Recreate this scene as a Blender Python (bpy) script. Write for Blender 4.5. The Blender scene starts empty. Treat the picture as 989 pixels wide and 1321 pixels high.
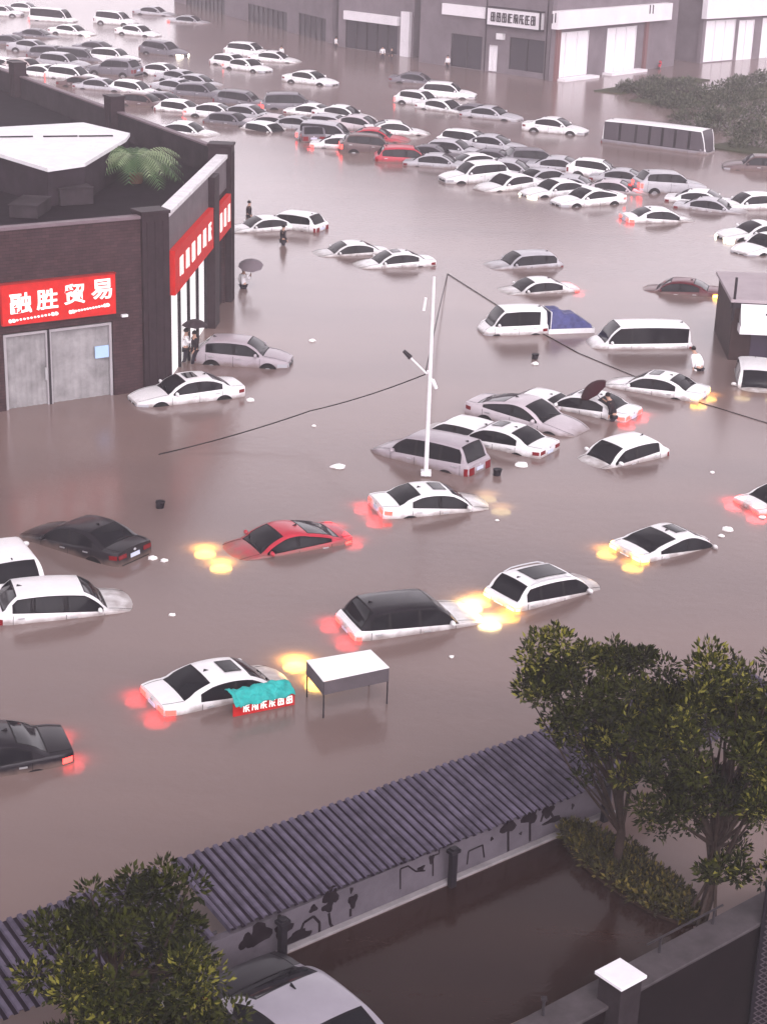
import bpy, bmesh, math, random
from mathutils import Vector, Matrix, noise
R = math.radians
random.seed(7)
scn = bpy.context.scene
col = scn.collection

# ------------------------------------------------------------------ camera
PW, PH, F = 989.0, 1321.0, 2200.0
TH = R(20.8); ROLL = R(1.9); HC = 19.9
fw = Vector((0, math.cos(TH), -math.sin(TH)))
r0 = Vector((1, 0, 0)); u0 = Vector((0, math.sin(TH), math.cos(TH)))
rt = r0 * math.cos(ROLL) + u0 * math.sin(ROLL)
up = u0 * math.cos(ROLL) - r0 * math.sin(ROLL)
CP = Vector((0, 0, HC))
cam_d = bpy.data.cameras.new('camera'); cam = bpy.data.objects.new('camera', cam_d); col.objects.link(cam)
cam_d.sensor_fit = 'VERTICAL'; cam_d.sensor_height = 24; cam_d.lens = 24 * F / PH
cam_d.clip_start = .1; cam_d.clip_end = 5000
M = Matrix((rt, up, -fw)).transposed().to_4x4(); M.translation = CP
cam.matrix_world = M
scn.camera = cam

def ray(px, py):
    return (fw * F + rt * (px - PW / 2) - up * (py - PH / 2)).normalized()
def at(px, py, z=0.0):
    d = ray(px, py); t = (z - HC) / d.z
    return CP + d * t
def proj(p):
    q = Vector(p) - CP
    return (PW / 2 + F * q.dot(rt) / q.dot(fw), PH / 2 - F * q.dot(up) / q.dot(fw))
def zat(p, py):                       # height over ground point p that shows at row py
    lo, hi = 0.0, 40.0
    for _ in range(40):
        m = (lo + hi) / 2
        if proj((p.x, p.y, m))[1] > py: lo = m
        else: hi = m
    return (lo + hi) / 2

# ------------------------------------------------------------------ materials
MATS = {}
def mat(name, c=(.5, .5, .5), rough=.5, metal=0, coat=0, emit=None, es=0, noise_s=None, noise_a=.15, spec=.09, bump=0, objcol=False, ior=1.45):
    if name in MATS: return MATS[name]
    m = bpy.data.materials.new(name); m.use_nodes = True
    nt = m.node_tree; b = nt.nodes['Principled BSDF']
    b.inputs['Base Color'].default_value = (*c, 1); b.inputs['Roughness'].default_value = rough
    b.inputs['Metallic'].default_value = metal; b.inputs['Coat Weight'].default_value = coat
    b.inputs['Specular IOR Level'].default_value = spec; b.inputs['IOR'].default_value = ior
    if emit:
        b.inputs['Emission Color'].default_value = (*emit, 1); b.inputs['Emission Strength'].default_value = es
    src = None
    if objcol:
        oi = nt.nodes.new('ShaderNodeObjectInfo'); src = oi.outputs['Color']
    if noise_s:
        tc = nt.nodes.new('ShaderNodeTexCoord')
        n = nt.nodes.new('ShaderNodeTexNoise'); n.inputs['Scale'].default_value = noise_s; n.inputs['Detail'].default_value = 6
        n.inputs['Roughness'].default_value = .65
        nt.links.new(tc.outputs['Object'], n.inputs['Vector'])
        mr = nt.nodes.new('ShaderNodeMapRange'); mr.inputs[1].default_value = .3; mr.inputs[2].default_value = .7
        mr.inputs[3].default_value = 1 - noise_a; mr.inputs[4].default_value = 1 + noise_a * .6
        nt.links.new(n.outputs['Fac'], mr.inputs[0])
        mx = nt.nodes.new('ShaderNodeMix'); mx.data_type = 'RGBA'; mx.blend_type = 'MULTIPLY'; mx.inputs[0].default_value = 1
        if src: nt.links.new(src, mx.inputs[6])
        else: mx.inputs[6].default_value = (*c, 1)
        nt.links.new(mr.outputs[0], mx.inputs[7])
        src = mx.outputs[2]
        if bump:
            bp = nt.nodes.new('ShaderNodeBump'); bp.inputs['Strength'].default_value = bump; bp.inputs['Distance'].default_value = .02
            nt.links.new(n.outputs['Fac'], bp.inputs['Height']); nt.links.new(bp.outputs[0], b.inputs['Normal'])
    if src: nt.links.new(src, b.inputs['Base Color'])
    MATS[name] = m
    return m

PAINT = mat('car_paint', spec=.25, rough=.3, coat=.14, objcol=True, noise_s=2.2, noise_a=.08)
_t = PAINT.node_tree; _b = _t.nodes['Principled BSDF']          # mud film the flood leaves along the waterline
_g = _t.nodes.new('ShaderNodeNewGeometry'); _s = _t.nodes.new('ShaderNodeSeparateXYZ'); _n = _t.nodes.new('ShaderNodeTexNoise'); _n.inputs['Scale'].default_value = 2.5; _n.inputs['Detail'].default_value = 5
_t.links.new(_g.outputs['Position'], _s.inputs[0]); _t.links.new(_g.outputs['Position'], _n.inputs['Vector'])
_a = _t.nodes.new('ShaderNodeMath'); _a.operation = 'MULTIPLY_ADD'; _a.inputs[1].default_value = -.35; _t.links.new(_n.outputs['Fac'], _a.inputs[0]); _t.links.new(_s.outputs[2], _a.inputs[2])
_m = _t.nodes.new('ShaderNodeMapRange'); _m.inputs[1].default_value = -.16; _m.inputs[2].default_value = .02; _m.inputs[3].default_value = .75; _m.inputs[4].default_value = 0
_x = _t.nodes.new('ShaderNodeMix'); _x.data_type = 'RGBA'; _x.inputs[7].default_value = (.15, .105, .09, 1)
_t.links.new(_a.outputs[0], _m.inputs[0]); _t.links.new(_m.outputs[0], _x.inputs[0])
_src = _b.inputs['Base Color'].links[0].from_socket; _t.links.new(_src, _x.inputs[6]); _t.links.new(_x.outputs[2], _b.inputs['Base Color'])
GLASS = mat('car_glass', (.008, .008, .011), rough=.06, spec=.15)
BUSGL = mat('pale_bus_glass', (.07, .06, .07), rough=.12)
SEAL = mat('black_seal', (.008, .007, .009), rough=.55)
TRIM = mat('black_trim', (.012, .011, .013), rough=.4)
TYRE = mat('tyre_rubber', (.015, .015, .015), rough=.9)
RIM = mat('rim_metal', (.35, .35, .37), rough=.35, metal=.8)
LAMPOFF = mat('headlight_glass', (.35, .35, .38), rough=.1)
TAILOFF = mat('taillight_plastic', (.16, .008, .012), rough=.15)
HEADON = mat('headlight_lit', (.9, .85, .6), emit=(1, .78, .35), es=9)
HEADWHITE = mat('headlight_lit_white', (.9, .9, .8), emit=(1, .9, .65), es=10)
TAILON = mat('taillight_lit', (.5, .02, .02), emit=(1, .05, .04), es=5)
AMBERON = mat('amber_light_lit', (.8, .4, .05), emit=(1, .6, .1), es=8)
PLATE = mat('number_plate', (.55, .6, .75), rough=.4)
RACK = mat('silver_rail', (.5, .5, .52), rough=.3, metal=.6)
WHITE_M = mat('white_painted_metal', (.72, .71, .73), rough=.45, noise_s=3, noise_a=.1)
DARK_M = mat('dark_metal', (.03, .026, .03), rough=.45, noise_s=5, noise_a=.3)
BLACKP = mat('black_paint', (.012, .01, .014), rough=.5)
RED = mat('red_sign_face', (.50, .02, .018), rough=.5, noise_s=4, noise_a=.15, emit=(.8, .03, .02), es=.05)
REDB = mat('red_banner_cloth', (.5, .02, .02), rough=.7, noise_s=4, noise_a=.2)
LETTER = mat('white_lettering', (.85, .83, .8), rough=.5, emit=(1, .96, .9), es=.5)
LETTERD = mat('dark_lettering', (.03, .025, .03), rough=.5)
TEAL = mat('teal_tarpaulin', (.03, .36, .34), rough=.4, noise_s=5, noise_a=.3)

# ------------------------------------------------------------------ mesh builder
class MB:
    def __init__(s): s.v = []; s.f = []; s.m = []
    def quad(s, *p, m=0):
        i = len(s.v); s.v += [tuple(x) for x in p]; s.f.append(tuple(range(i, i + len(p)))); s.m.append(m)
    def box(s, c, d, rz=0, m=0, mat4=None):
        x, y, z = [a / 2 for a in d]; i = len(s.v)
        mm = Matrix.Translation(c) @ Matrix.Rotation(rz, 4, 'Z') if mat4 is None else mat4
        for a in (-x, x):
            for b in (-y, y):
                for e in (-z, z): s.v.append(tuple(mm @ Vector((a, b, e))))
        for f in ((0,1,3,2),(4,6,7,5),(0,4,5,1),(2,3,7,6),(0,2,6,4),(1,5,7,3)):
            s.f.append(tuple(i + k for k in f)); s.m.append(m)
    def tube(s, pts, r, n=8, m=0, r2=None):
        pts = [Vector(p) for p in pts]; i0 = len(s.v); K = len(pts)
        for k, p in enumerate(pts):
            t = (pts[min(k + 1, K - 1)] - pts[max(k - 1, 0)]).normalized()
            a = t.cross(Vector((0, 0, 1)) if abs(t.z) < .9 else Vector((1, 0, 0))).normalized(); b = t.cross(a)
            rr = r if r2 is None else r + (r2 - r) * k / (K - 1)
            for j in range(n):
                g = 2 * math.pi * j / n
                s.v.append(tuple(p + a * rr * math.cos(g) + b * rr * math.sin(g)))
        for k in range(K - 1):
            for j in range(n):
                s.f.append((i0 + k * n + j, i0 + k * n + (j + 1) % n, i0 + (k + 1) * n + (j + 1) % n, i0 + (k + 1) * n + j)); s.m.append(m)
        s.f.append(tuple(i0 + j for j in range(n))[::-1]); s.m.append(m)
        s.f.append(tuple(i0 + (K - 1) * n + j for j in range(n))); s.m.append(m)
    def prism(s, base, h, m=0):       # base: list of Vectors, extruded by vector h
        n = len(base); i = len(s.v)
        h = Vector(h)
        s.v += [tuple(p) for p in base] + [tuple(Vector(p) + h) for p in base]
        s.f.append(tuple(range(i, i + n))[::-1]); s.m.append(m)
        s.f.append(tuple(range(i + n, i + 2 * n))); s.m.append(m)
        for k in range(n):
            s.f.append((i + k, i + (k + 1) % n, i + n + (k + 1) % n, i + n + k)); s.m.append(m)
    def blob(s, c, rad, seg=10, rings=6, m=0, jit=0, zmin=-1, rot=None):
        i0 = len(s.v); c = Vector(c)
        for a in range(rings + 1):
            ph = math.pi * a / rings
            for b in range(seg):
                g = 2 * math.pi * b / seg
                p = Vector((math.sin(ph) * math.cos(g), math.sin(ph) * math.sin(g), max(zmin, math.cos(ph))))
                q = 1 + (noise.noise(p * 2.1 + c) * jit if jit else 0)
                p = Vector((p.x * rad[0], p.y * rad[1], p.z * rad[2])) * q
                if rot: p = rot @ p
                s.v.append(tuple(c + p))
        for a in range(rings):
            for b in range(seg):
                s.f.append((i0 + a * seg + b, i0 + (a + 1) * seg + b, i0 + (a + 1) * seg + (b + 1) % seg, i0 + a * seg + (b + 1) % seg)); s.m.append(m)
    def build(s, name, mats, parent=None, smooth=None, org=None, bevel=0, recalc=True):
        me = bpy.data.meshes.new(name)
        v = s.v
        if org is not None: v = [(a - org[0], b - org[1], c - org[2]) for a, b, c in s.v]
        me.from_pydata(v, [], s.f)
        if not isinstance(mats, (list, tuple)): mats = [mats]
        for x in mats: me.materials.append(x)
        me.polygons.foreach_set('material_index', s.m)
        bm = bmesh.new(); bm.from_mesh(me)
        bmesh.ops.remove_doubles(bm, verts=bm.verts, dist=1e-5)
        if recalc: bmesh.ops.recalc_face_normals(bm, faces=bm.faces)
        if bevel:
            ed = [e for e in bm.edges if len(e.link_faces) == 2 and e.calc_face_angle(0) > R(50)]
            bmesh.ops.bevel(bm, geom=ed, offset=bevel, segments=2, affect='EDGES', profile=.5, clamp_overlap=True)
        bm.to_mesh(me); bm.free()
        if smooth:
            me.polygons.foreach_set('use_smooth', [True] * len(me.polygons))
            me.set_sharp_from_angle(angle=R(smooth))
        me.update()
        o = bpy.data.objects.new(name, me); col.objects.link(o)
        if org is not None: o.location = org
        if parent: o.parent = parent
        return o

def tag(o, label=None, cat=None, group=None, kind=None):
    if label: o['label'] = label
    if cat: o['category'] = cat
    if group: o['group'] = group
    if kind: o['kind'] = kind
    return o
def empty(name, loc=(0, 0, 0), rz=0):
    o = bpy.data.objects.new(name, None); col.objects.link(o)
    o.location = loc; o.rotation_euler = (0, 0, rz); o.empty_display_size = .3
    return o
def copy_tree(o, parent=None):
    c = o.copy(); col.objects.link(c)
    if parent: c.parent = parent
    for ch in list(o.children): copy_tree(ch, c)
    return c
def textmesh(s, size, ext, name, m, parent, loc, rot, width=None, height=None):
    cu = bpy.data.curves.new(name, 'FONT'); cu.body = s; cu.size = size; cu.extrude = ext; cu.align_x = 'CENTER'; cu.align_y = 'CENTER'
    cu.offset = size * .018
    o = bpy.data.objects.new('tmp', cu); col.objects.link(o)
    bpy.context.view_layer.update()
    me = bpy.data.meshes.new_from_object(o.evaluated_get(bpy.context.evaluated_depsgraph_get()))
    bpy.data.objects.remove(o)
    me.name = name; me.materials.clear(); me.materials.append(m)
    if width:
        xs = [v.co.x for v in me.vertices]; ys = [v.co.y for v in me.vertices]
        sx = width / (max(xs) - min(xs)); cx = (max(xs) + min(xs)) / 2; cy = (max(ys) + min(ys)) / 2
        sy = height / (max(ys) - min(ys)) if height else sx
        for v in me.vertices: v.co.x = (v.co.x - cx) * sx; v.co.y = (v.co.y - cy) * sy
    q = bpy.data.objects.new(name, me); col.objects.link(q); q.parent = parent
    q.matrix_local = Matrix.Translation(loc) @ rot
    return q
def face_rot(dx, dy):            # text plane whose x axis runs along (dx,dy) and whose up is +Z
    x = Vector((dx, dy, 0)).normalized(); z = x.cross(Vector((0, 0, 1))); 
    return Matrix((x, Vector((0, 0, 1)), z)).transposed().to_4x4()

# ------------------------------------------------------------------ cars
def lerp(a, b, t): return a + (b - a) * t
def clamp(x, a=0, b=1): return max(a, min(b, x))
CT = {
 # L, W, H, nose z, cowl z, belt z(front,rear), tail z, cowl x, roof front x, roof rear x, rear glass base x, side window rear x, pillars
 'sedan':     dict(L=4.65, W=1.82, H=1.47, zn=.70, zc=.97, bf=.90, br=.99, zt=1.06, cx=1.02, rf=.22, rr=-.95, rg=-1.72, sr=-1.30, pil=[-.28]),
 'coupe':     dict(L=4.6, W=1.84, H=1.43, zn=.68, zc=.96, bf=.88, br=1.0, zt=1.08, cx=1.0, rf=.15, rr=-.70, rg=-1.85, sr=-1.50, pil=[-.30]),
 'hatchback': dict(L=4.0, W=1.75, H=1.52, zn=.74, zc=1.0, bf=.93, br=1.02, zt=1.05, cx=.98, rf=.28, rr=-1.35, rg=-1.82, sr=-1.42, pil=[-.25]),
 'suv':       dict(L=4.5, W=1.86, H=1.68, zn=.86, zc=1.12, bf=1.04, br=1.14, zt=1.12, cx=1.0, rf=.30, rr=-1.65, rg=-2.06, sr=-1.80, pil=[-.25, -1.2]),
 'minivan':   dict(L=4.55, W=1.78, H=1.72, zn=.80, zc=1.10, bf=1.0, br=1.06, zt=1.05, cx=1.25, rf=.50, rr=-1.85, rg=-2.14, sr=-1.95, pil=[.05, -1.05]),
 'van':       dict(L=4.9, W=1.80, H=1.98, zn=.85, zc=1.15, bf=1.1, br=1.14, zt=1.12, cx=1.80, rf=1.10, rr=-2.2, rg=-2.38, sr=-2.20, pil=[.55]),
 'truck_cab': dict(L=3.2, W=1.66, H=1.88, zn=.75, zc=1.02, bf=1.08, br=1.12, zt=1.12, cx=1.22, rf=.62, rr=-1.45, rg=-1.54, sr=-1.15, pil=[-.10], nomirror=0),
 'bus':       dict(L=9.2, W=2.4, H=3.05, zn=1.0, zc=1.30, bf=1.45, br=1.5, zt=1.5, cx=4.45, rf=4.05, rr=-4.3, rg=-4.50, sr=-4.35, pil=[3.1, 1.9, .8, -.3, -1.5, -2.9]),
}
def car_profile(T):
    L, W, H = T['L'], T['W'], T['H']; xf, xr = L / 2, -L / 2
    def wb(x):
        u = xf - x; v = x - xr
        k = 1 - .30 * (1 - clamp(u / .9)) ** 2.4 - .04 * (1 - clamp(u / 1.6)) - .12 * (1 - clamp(v / .55)) ** 2.2 - .03 * (1 - clamp(v / 1.4))
        return W / 2 * k
    def zb(x): return lerp(T['br'], T['bf'], clamp((x - T['rg']) / (T['cx'] - T['rg']))) if T['rg'] < x < T['cx'] else (
        lerp(T['bf'], T['zn'] - .02, clamp((x - T['cx']) / (xf - T['cx'])) ** 1.6) if x >= T['cx'] else
        lerp(T['br'], T['zt'] - .10, clamp((T['rg'] - x) / (T['rg'] - xr)) ** 1.5))
    def zd(x):
        if x >= T['cx']:
            q = (x - T['cx']) / (xf - T['cx']); return lerp(T['zc'], T['zn'], q ** 1.9)
        if x <= T['rg']:
            q = (T['rg'] - x) / max(T['rg'] - xr, .01); return T['zt'] - .05 * q ** 2
        return lerp(T['zt'], T['zc'], (x - T['rg']) / (T['cx'] - T['rg']))
    def zr(x):
        if x >= T['cx'] or x <= T['rg']: return zd(x)
        if x > T['rf']:
            q = (T['cx'] - x) / (T['cx'] - T['rf']); return lerp(T['zc'], H - .045, q - .12 * math.sin(math.pi * q) * -1)
        if x < T['rr']:
            q = (x - T['rg']) / (T['rr'] - T['rg']); return lerp(T['zt'], H - .06, q + .10 * math.sin(math.pi * q))
        q = (x - T['rr']) / (T['rf'] - T['rr'])
        return lerp(H - .06, H - .045, q) + .05 * math.sin(math.pi * q) ** .8
    return wb, zb, zd, zr
def car_ring(T, x):
    wb, zb, zd, zr = car_profile(T)
    w, b, t_, r = wb(x), zb(x), zd(x), zr(x)
    g = (r - t_) / (T['H'] - t_) if T['rg'] < x < T['cx'] else 0; g = clamp(g)
    if r > t_ + .01 or g > 0:
        pass
    we = lerp(w * .93, T['W'] / 2 * (.80 if T['H'] < 1.8 else .9), g)
    fr = [0, .45, .86, .96, 1.0]
    ys = [f * we for f in fr]
    zs = []
    for i, y in enumerate(ys):
        zh = b + (t_ - b) * (1 - (y / w) ** 2.5)
        zg = r - [0, .008, .03, .055, .095][i]
        zs.append(lerp(zh, zg, clamp(g * 3)) if g > 0 else zh)
    if g > 0:
        zs[4] = max(zs[4], b + .012)
    pts = list(zip(ys, zs))
    pts[4] = (lerp(w * .955, we + .012, g), pts[4][1])
    pts += [(w - .035, b + .004), (w, b - .07), (w + .005, b - .3), (w - .01, .42), (w - .07, .2)]
    return pts
def wedge_light(mb, T, front, sgn, z1, z2, side):
    wb, zb, zd, zr = car_profile(T); s = 1 if front else -1; xe = s * T['L'] / 2
    w = wb(xe)
    path = [(xe + s * .014, w * .52), (xe + s * .014, w * .85), (xe + s * .004, w * .985)]
    for d in (.08, side * .5, side): path.append((xe - s * d, wb(xe - s * d) + .014))
    inn = [(xe - s * .05, w * .52), (xe - s * .05, w * .8), (xe - s * .06, w * .9)] + [(p[0], p[1] - .05) for p in path[3:]]
    P = []
    for k, (p, q) in enumerate(zip(path, inn)):
        f = k / (len(path) - 1); h = lerp(0, (z2 - z1) * .35, f) if front else 0
        lo, hi = z1 + h, z2 + (f * .05 if front else 0)
        P.append([(p[0], sgn * p[1], lo), (p[0], sgn * p[1], hi), (q[0], sgn * q[1], hi), (q[0], sgn * q[1], lo)])
    for a, b in zip(P[:-1], P[1:]):
        for k in range(4): mb.quad(a[k], a[(k + 1) % 4], b[(k + 1) % 4], b[k])
    mb.quad(*P[0]); mb.quad(*P[-1])
def make_car(kind, sunroof=0, wheels=True, rails=False):
    T = CT[kind]; L, W, H = T['L'], T['W'], T['H']; xf, xr = L / 2, -L / 2
    xs = set()
    for u in (0, .03, .08, .18, .32, .55): xs.add(round(xf - u, 4)) if xf - u > T['cx'] else None
    for u in (0, .03, .08, .16, .3): xs.add(round(xr + u, 4)) if xr + u < T['rg'] else None
    for a, b, n in ((xf, T['cx'], 5), (T['cx'], T['rf'], 5), (T['rf'], T['rr'], 7), (T['rr'], T['rg'], 5), (T['rg'], xr, 3)):
        for k in range(n + 1): xs.add(round(lerp(a, b, k / n), 4))
    seams = []
    pw = .07 if kind != 'bus' else .13
    for p in T['pil']: seams.append((p + pw / 2, p - pw / 2))
    dseam = [p for p in T['pil'][:1]]
    for a, b in seams:
        xs.add(round(a, 4)); xs.add(round(b, 4))
    sfront = lerp(T['cx'], T['rf'], .22)
    xs.add(round(sfront, 4)); xs.add(round(T['sr'], 4))
    xs = sorted(xs, reverse=True)
    o = [xs[0]]
    for x in xs[1:]:
        if o[-1] - x > .012: o.append(x)
    xs = o
    root = empty(kind if kind != 'coupe' else 'sedan')
    parts = {}
    def P(k): return parts.setdefault(k, MB())
    rings = [car_ring(T, x) for x in xs]
    def pt(i, c, sg): return (xs[i], sg * rings[i][c][0], rings[i][c][1])
    for i in range(len(xs) - 1):
        xm = (xs[i] + xs[i + 1]) / 2
        gh = T['rg'] < xm < T['cx']
        pillar = next((k for k, (a, b) in enumerate(seams) if b < xm < a), None)
        for c in range(9):
            for sg in (1, -1):
                q = (pt(i, c, sg), pt(i, c + 1, sg), pt(i + 1, c + 1, sg), pt(i + 1, c, sg))
                key, m = 'body', 0
                if gh:
                    if c <= 1 and xm > T['rf']: key = 'windshield'
                    elif c <= 1 and xm < T['rr']: key = 'rear_window'
                    elif c <= 3: key = 'roof'
                    elif c == 4:
                        if T['sr'] < xm < sfront:
                            if pillar is not None: key, m = 'roof', 1
                            else:
                                n = sum(1 for a, b in seams if xm < b)
                                key = f'side_{n}_{sg}'
                        else: key = 'roof'
                P(key).quad(*q, m=m)
    for i, s in ((0, 1), (len(xs) - 1, -1)):          # end caps, bulged
        for c in range(9):
            p, q = pt(i, c, 1), pt(i, c + 1, 1); a, b = pt(i, c, -1), pt(i, c + 1, -1)
            P('body').quad(p, q, b, a)
    for k, mb in parts.items():
        if k in ('body', 'roof'):
            ob = mb.build(k, [PAINT, TRIM], root, smooth=38)
        else:
            nm = 'side_window' if k.startswith('side') else k
            me_o = mb.build(nm, [BUSGL if kind == 'bus' else GLASS, SEAL], root, smooth=60, recalc=True)
            bm = bmesh.new(); bm.from_mesh(me_o.data)
            r = bmesh.ops.inset_region(bm, faces=bm.faces[:], thickness=.04 if k.startswith('side') else .05, use_even_offset=True, use_boundary=True)
            for f in r['faces']: f.material_index = 1
            bm.to_mesh(me_o.data); bm.free()
    # underside
    mb = MB(); mb.box((0, 0, .26), (L * .9, W * .84, .14)); mb.build('underbody', TRIM, root)
    wb, zb, zd, zr = car_profile(T)
    for sg in (1, -1):
        zl = zb(xf) - .13; m = MB(); wedge_light(m, T, True, sg, zl - .09, zl + .05, .42); ob = m.build('headlight', [LAMPOFF], root, smooth=40)
        zl = zb(xr) - .12
        m = MB()
        if kind in ('suv', 'minivan', 'van', 'hatchback', 'bus'): wedge_light(m, T, False, sg, zl - .22, zl + .06, .18)
        else: wedge_light(m, T, False, sg, zl - .10, zl + .04, .30)
        m.build('taillight', [TAILOFF], root, smooth=40)
        m = MB(); xm = T['cx'] - .28; ym = sg * (wb(xm) + .12)
        m.blob((xm, ym, zb(xm) + .10), (.07, .13, .085), 10, 6); m.tube([(xm, sg * (wb(xm) - .06), zb(xm) + .02), (xm, ym, zb(xm) + .07)], .025, 6)
        m.build('mirror', [PAINT], root, smooth=50)
        for hx in ([T['pil'][0] + .22, T['sr'] + .25] if kind not in ('bus',) else []):
            m = MB(); m.box((hx, sg * (wb(hx) + .018), zb(hx) - .13), (.2, .03, .035)); m.build('door_handle', [RACK], root)
        # door seams
        for sx in ([T['cx'] - .12, T['pil'][0]] + ([T['sr'] + .02] if kind not in ('bus', 'truck_cab') else [])):
            m = MB(); m.box((sx, sg * (wb(sx) + .001), (zb(sx) - .36)), (.014, .012, .62))
            m.build('door_seam', [SEAL], root)
    m = MB(); zl = zb(xf) - .14; m.box((xf + .006, 0, zl - .02), (.03, W * .40, .12)); m.box((xf + .006, 0, zl - .25), (.03, W * .5, .13)); m.build('grille', [TRIM], root)
    m = MB(); zl = zb(xr) - .16 if kind not in ('sedan', 'coupe') else zb(xr) - .2; m.box((xr - .008, 0, zl - .02), (.02, .42, .13)); m.build('number_plate', [PLATE], root)
    if kind not in ('truck_cab',):
        m = MB(); m.box((xr - .01, 0, .48), (.05, W * .7, .12)); m.build('bumper_trim', [TRIM], root)
    for sg in (1, -1):                                  # bonnet and boot lid seams
        hp_ = [(x, sg * car_ring(T, x)[2][0], car_ring(T, x)[2][1] + .002) for x in (lerp(T['cx'] + .03, xf - .10, k / 7) for k in range(8))]
        if kind not in ('bus', 'van'):
            m = MB(); m.tube(hp_, .007, 4); m.build('bonnet_seam', [SEAL], root)
        if kind in ('sedan', 'coupe'):
            hp_ = [(x, sg * car_ring(T, x)[2][0], car_ring(T, x)[2][1] + .002) for x in (lerp(T['rg'] - .02, xr + .02, k / 4) for k in range(5))]
            m = MB(); m.tube(hp_, .007, 4); m.build('boot_seam', [SEAL], root)
    m = MB(); m.blob((xf + .012, 0, zb(xf) - .13), (.02, .07, .055), 10, 6); m.build('badge', [RACK], root, smooth=50)
    m = MB(); m.blob((xr - .012, 0, zb(xr) - .06), (.02, .06, .045), 10, 6); m.build('badge', [RACK], root, smooth=50)
    # wiper blades
    m = MB(); ys = W * .3; xc = T['cx'] - .06
    for y in (-.05, .5):
        m.tube([(xc, y - .1, T['zc'] + .035), (xc - .10, y - .55, T['zc'] + .11)], .012, 5)
    m.build('wiper', [TRIM], root)
    if wheels:
        for sx in (L * .30, -L * .29):
            for sg in (1, -1):
                w = MB(); y0 = sg * (wb(sx) - .12); y1 = sg * (wb(sx) + .022)
                ya = sg * (wb(sx) + .012)
                r = .33 if kind != 'bus' else .48
                w.tube([(sx, y0, r), (sx, y1, r)], r, 20); wo = w.build('wheel', [TYRE], root, smooth=40)
                w = MB(); w.tube([(sx, y1 - sg * .02, r), (sx, y1 + sg * .012, r)], r * .62, 14); w.build('rim', [RIM], wo, smooth=40)
                w = MB(); ra = r + .075
                pts = [(sx + ra * math.cos(g), ya, r + ra * math.sin(g)) for g in [math.pi * k / 16 for k in range(17)]]
                w.prism([Vector((sx - ra, ya, .12))] + [Vector(p) for p in pts[::-1]] + [Vector((sx + ra, ya, .12))], (0, -sg * .05, 0)); w.build('wheel_arch', [SEAL], root)
    if sunroof:
        m = MB(); n = 6; xa, xb = (T['rf'] - .12, T['rf'] - .62) if sunroof == 1 else (T['rf'] - .12, T['rr'] + .45)
        hw = .36 if sunroof == 1 else .46
        for k in range(n):
            a, b = lerp(xa, xb, k / n), lerp(xa, xb, (k + 1) / n)
            m.quad((a, -hw, zr(a) + .002), (a, hw, zr(a) + .002), (b, hw, zr(b) + .002), (b, -hw, zr(b) + .002))
        so = m.build('sunroof', [GLASS, SEAL], root, smooth=60)
        bm = bmesh.new(); bm.from_mesh(so.data)
        r = bmesh.ops.inset_region(bm, faces=bm.faces[:], thickness=.04, use_boundary=True)
        for f in r['faces']: f.material_index = 1
        for v in bm.verts: v.co.z += .012
        bm.to_mesh(so.data); bm.free()
    if rails:
        for sg in (1, -1):
            m = MB(); y = sg * W / 2 * .74
            xa, xb = T['rf'] - .15, T['rr'] + .1
            m.tube([(xa, y, zr(xa) - .03)] + [(lerp(xa, xb, k / 6), y, zr(lerp(xa, xb, k / 6)) + .035) for k in range(1, 6)] + [(xb, y, zr(xb) - .03)], .022, 6)
            m.build('roof_rail', [RACK], root, smooth=50)
    m = MB(); ax = T['rr'] + .18                       # fin aerial
    m.prism([Vector((ax + .1, .012, zr(ax) - .01)), Vector((ax - .1, .012, zr(ax) - .02)), Vector((ax - .08, .012, zr(ax) + .055))], (0, -.024, 0)); m.build('aerial', [TRIM], root)
    return root

FRESH = {}
def new_car(key):
    if key not in FRESH:
        k = key.split('_')
        FRESH[key] = make_car('truck_cab') if key == 'truck_cab' else make_car(k[0], sunroof=1 if 'sun' in k else (2 if 'pano' in k else 0), rails='rails' in k)
    return copy_tree(FRESH[key])
def drop_tree(o):
    for ch in list(o.children): drop_tree(ch)
    bpy.data.objects.remove(o)

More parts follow.
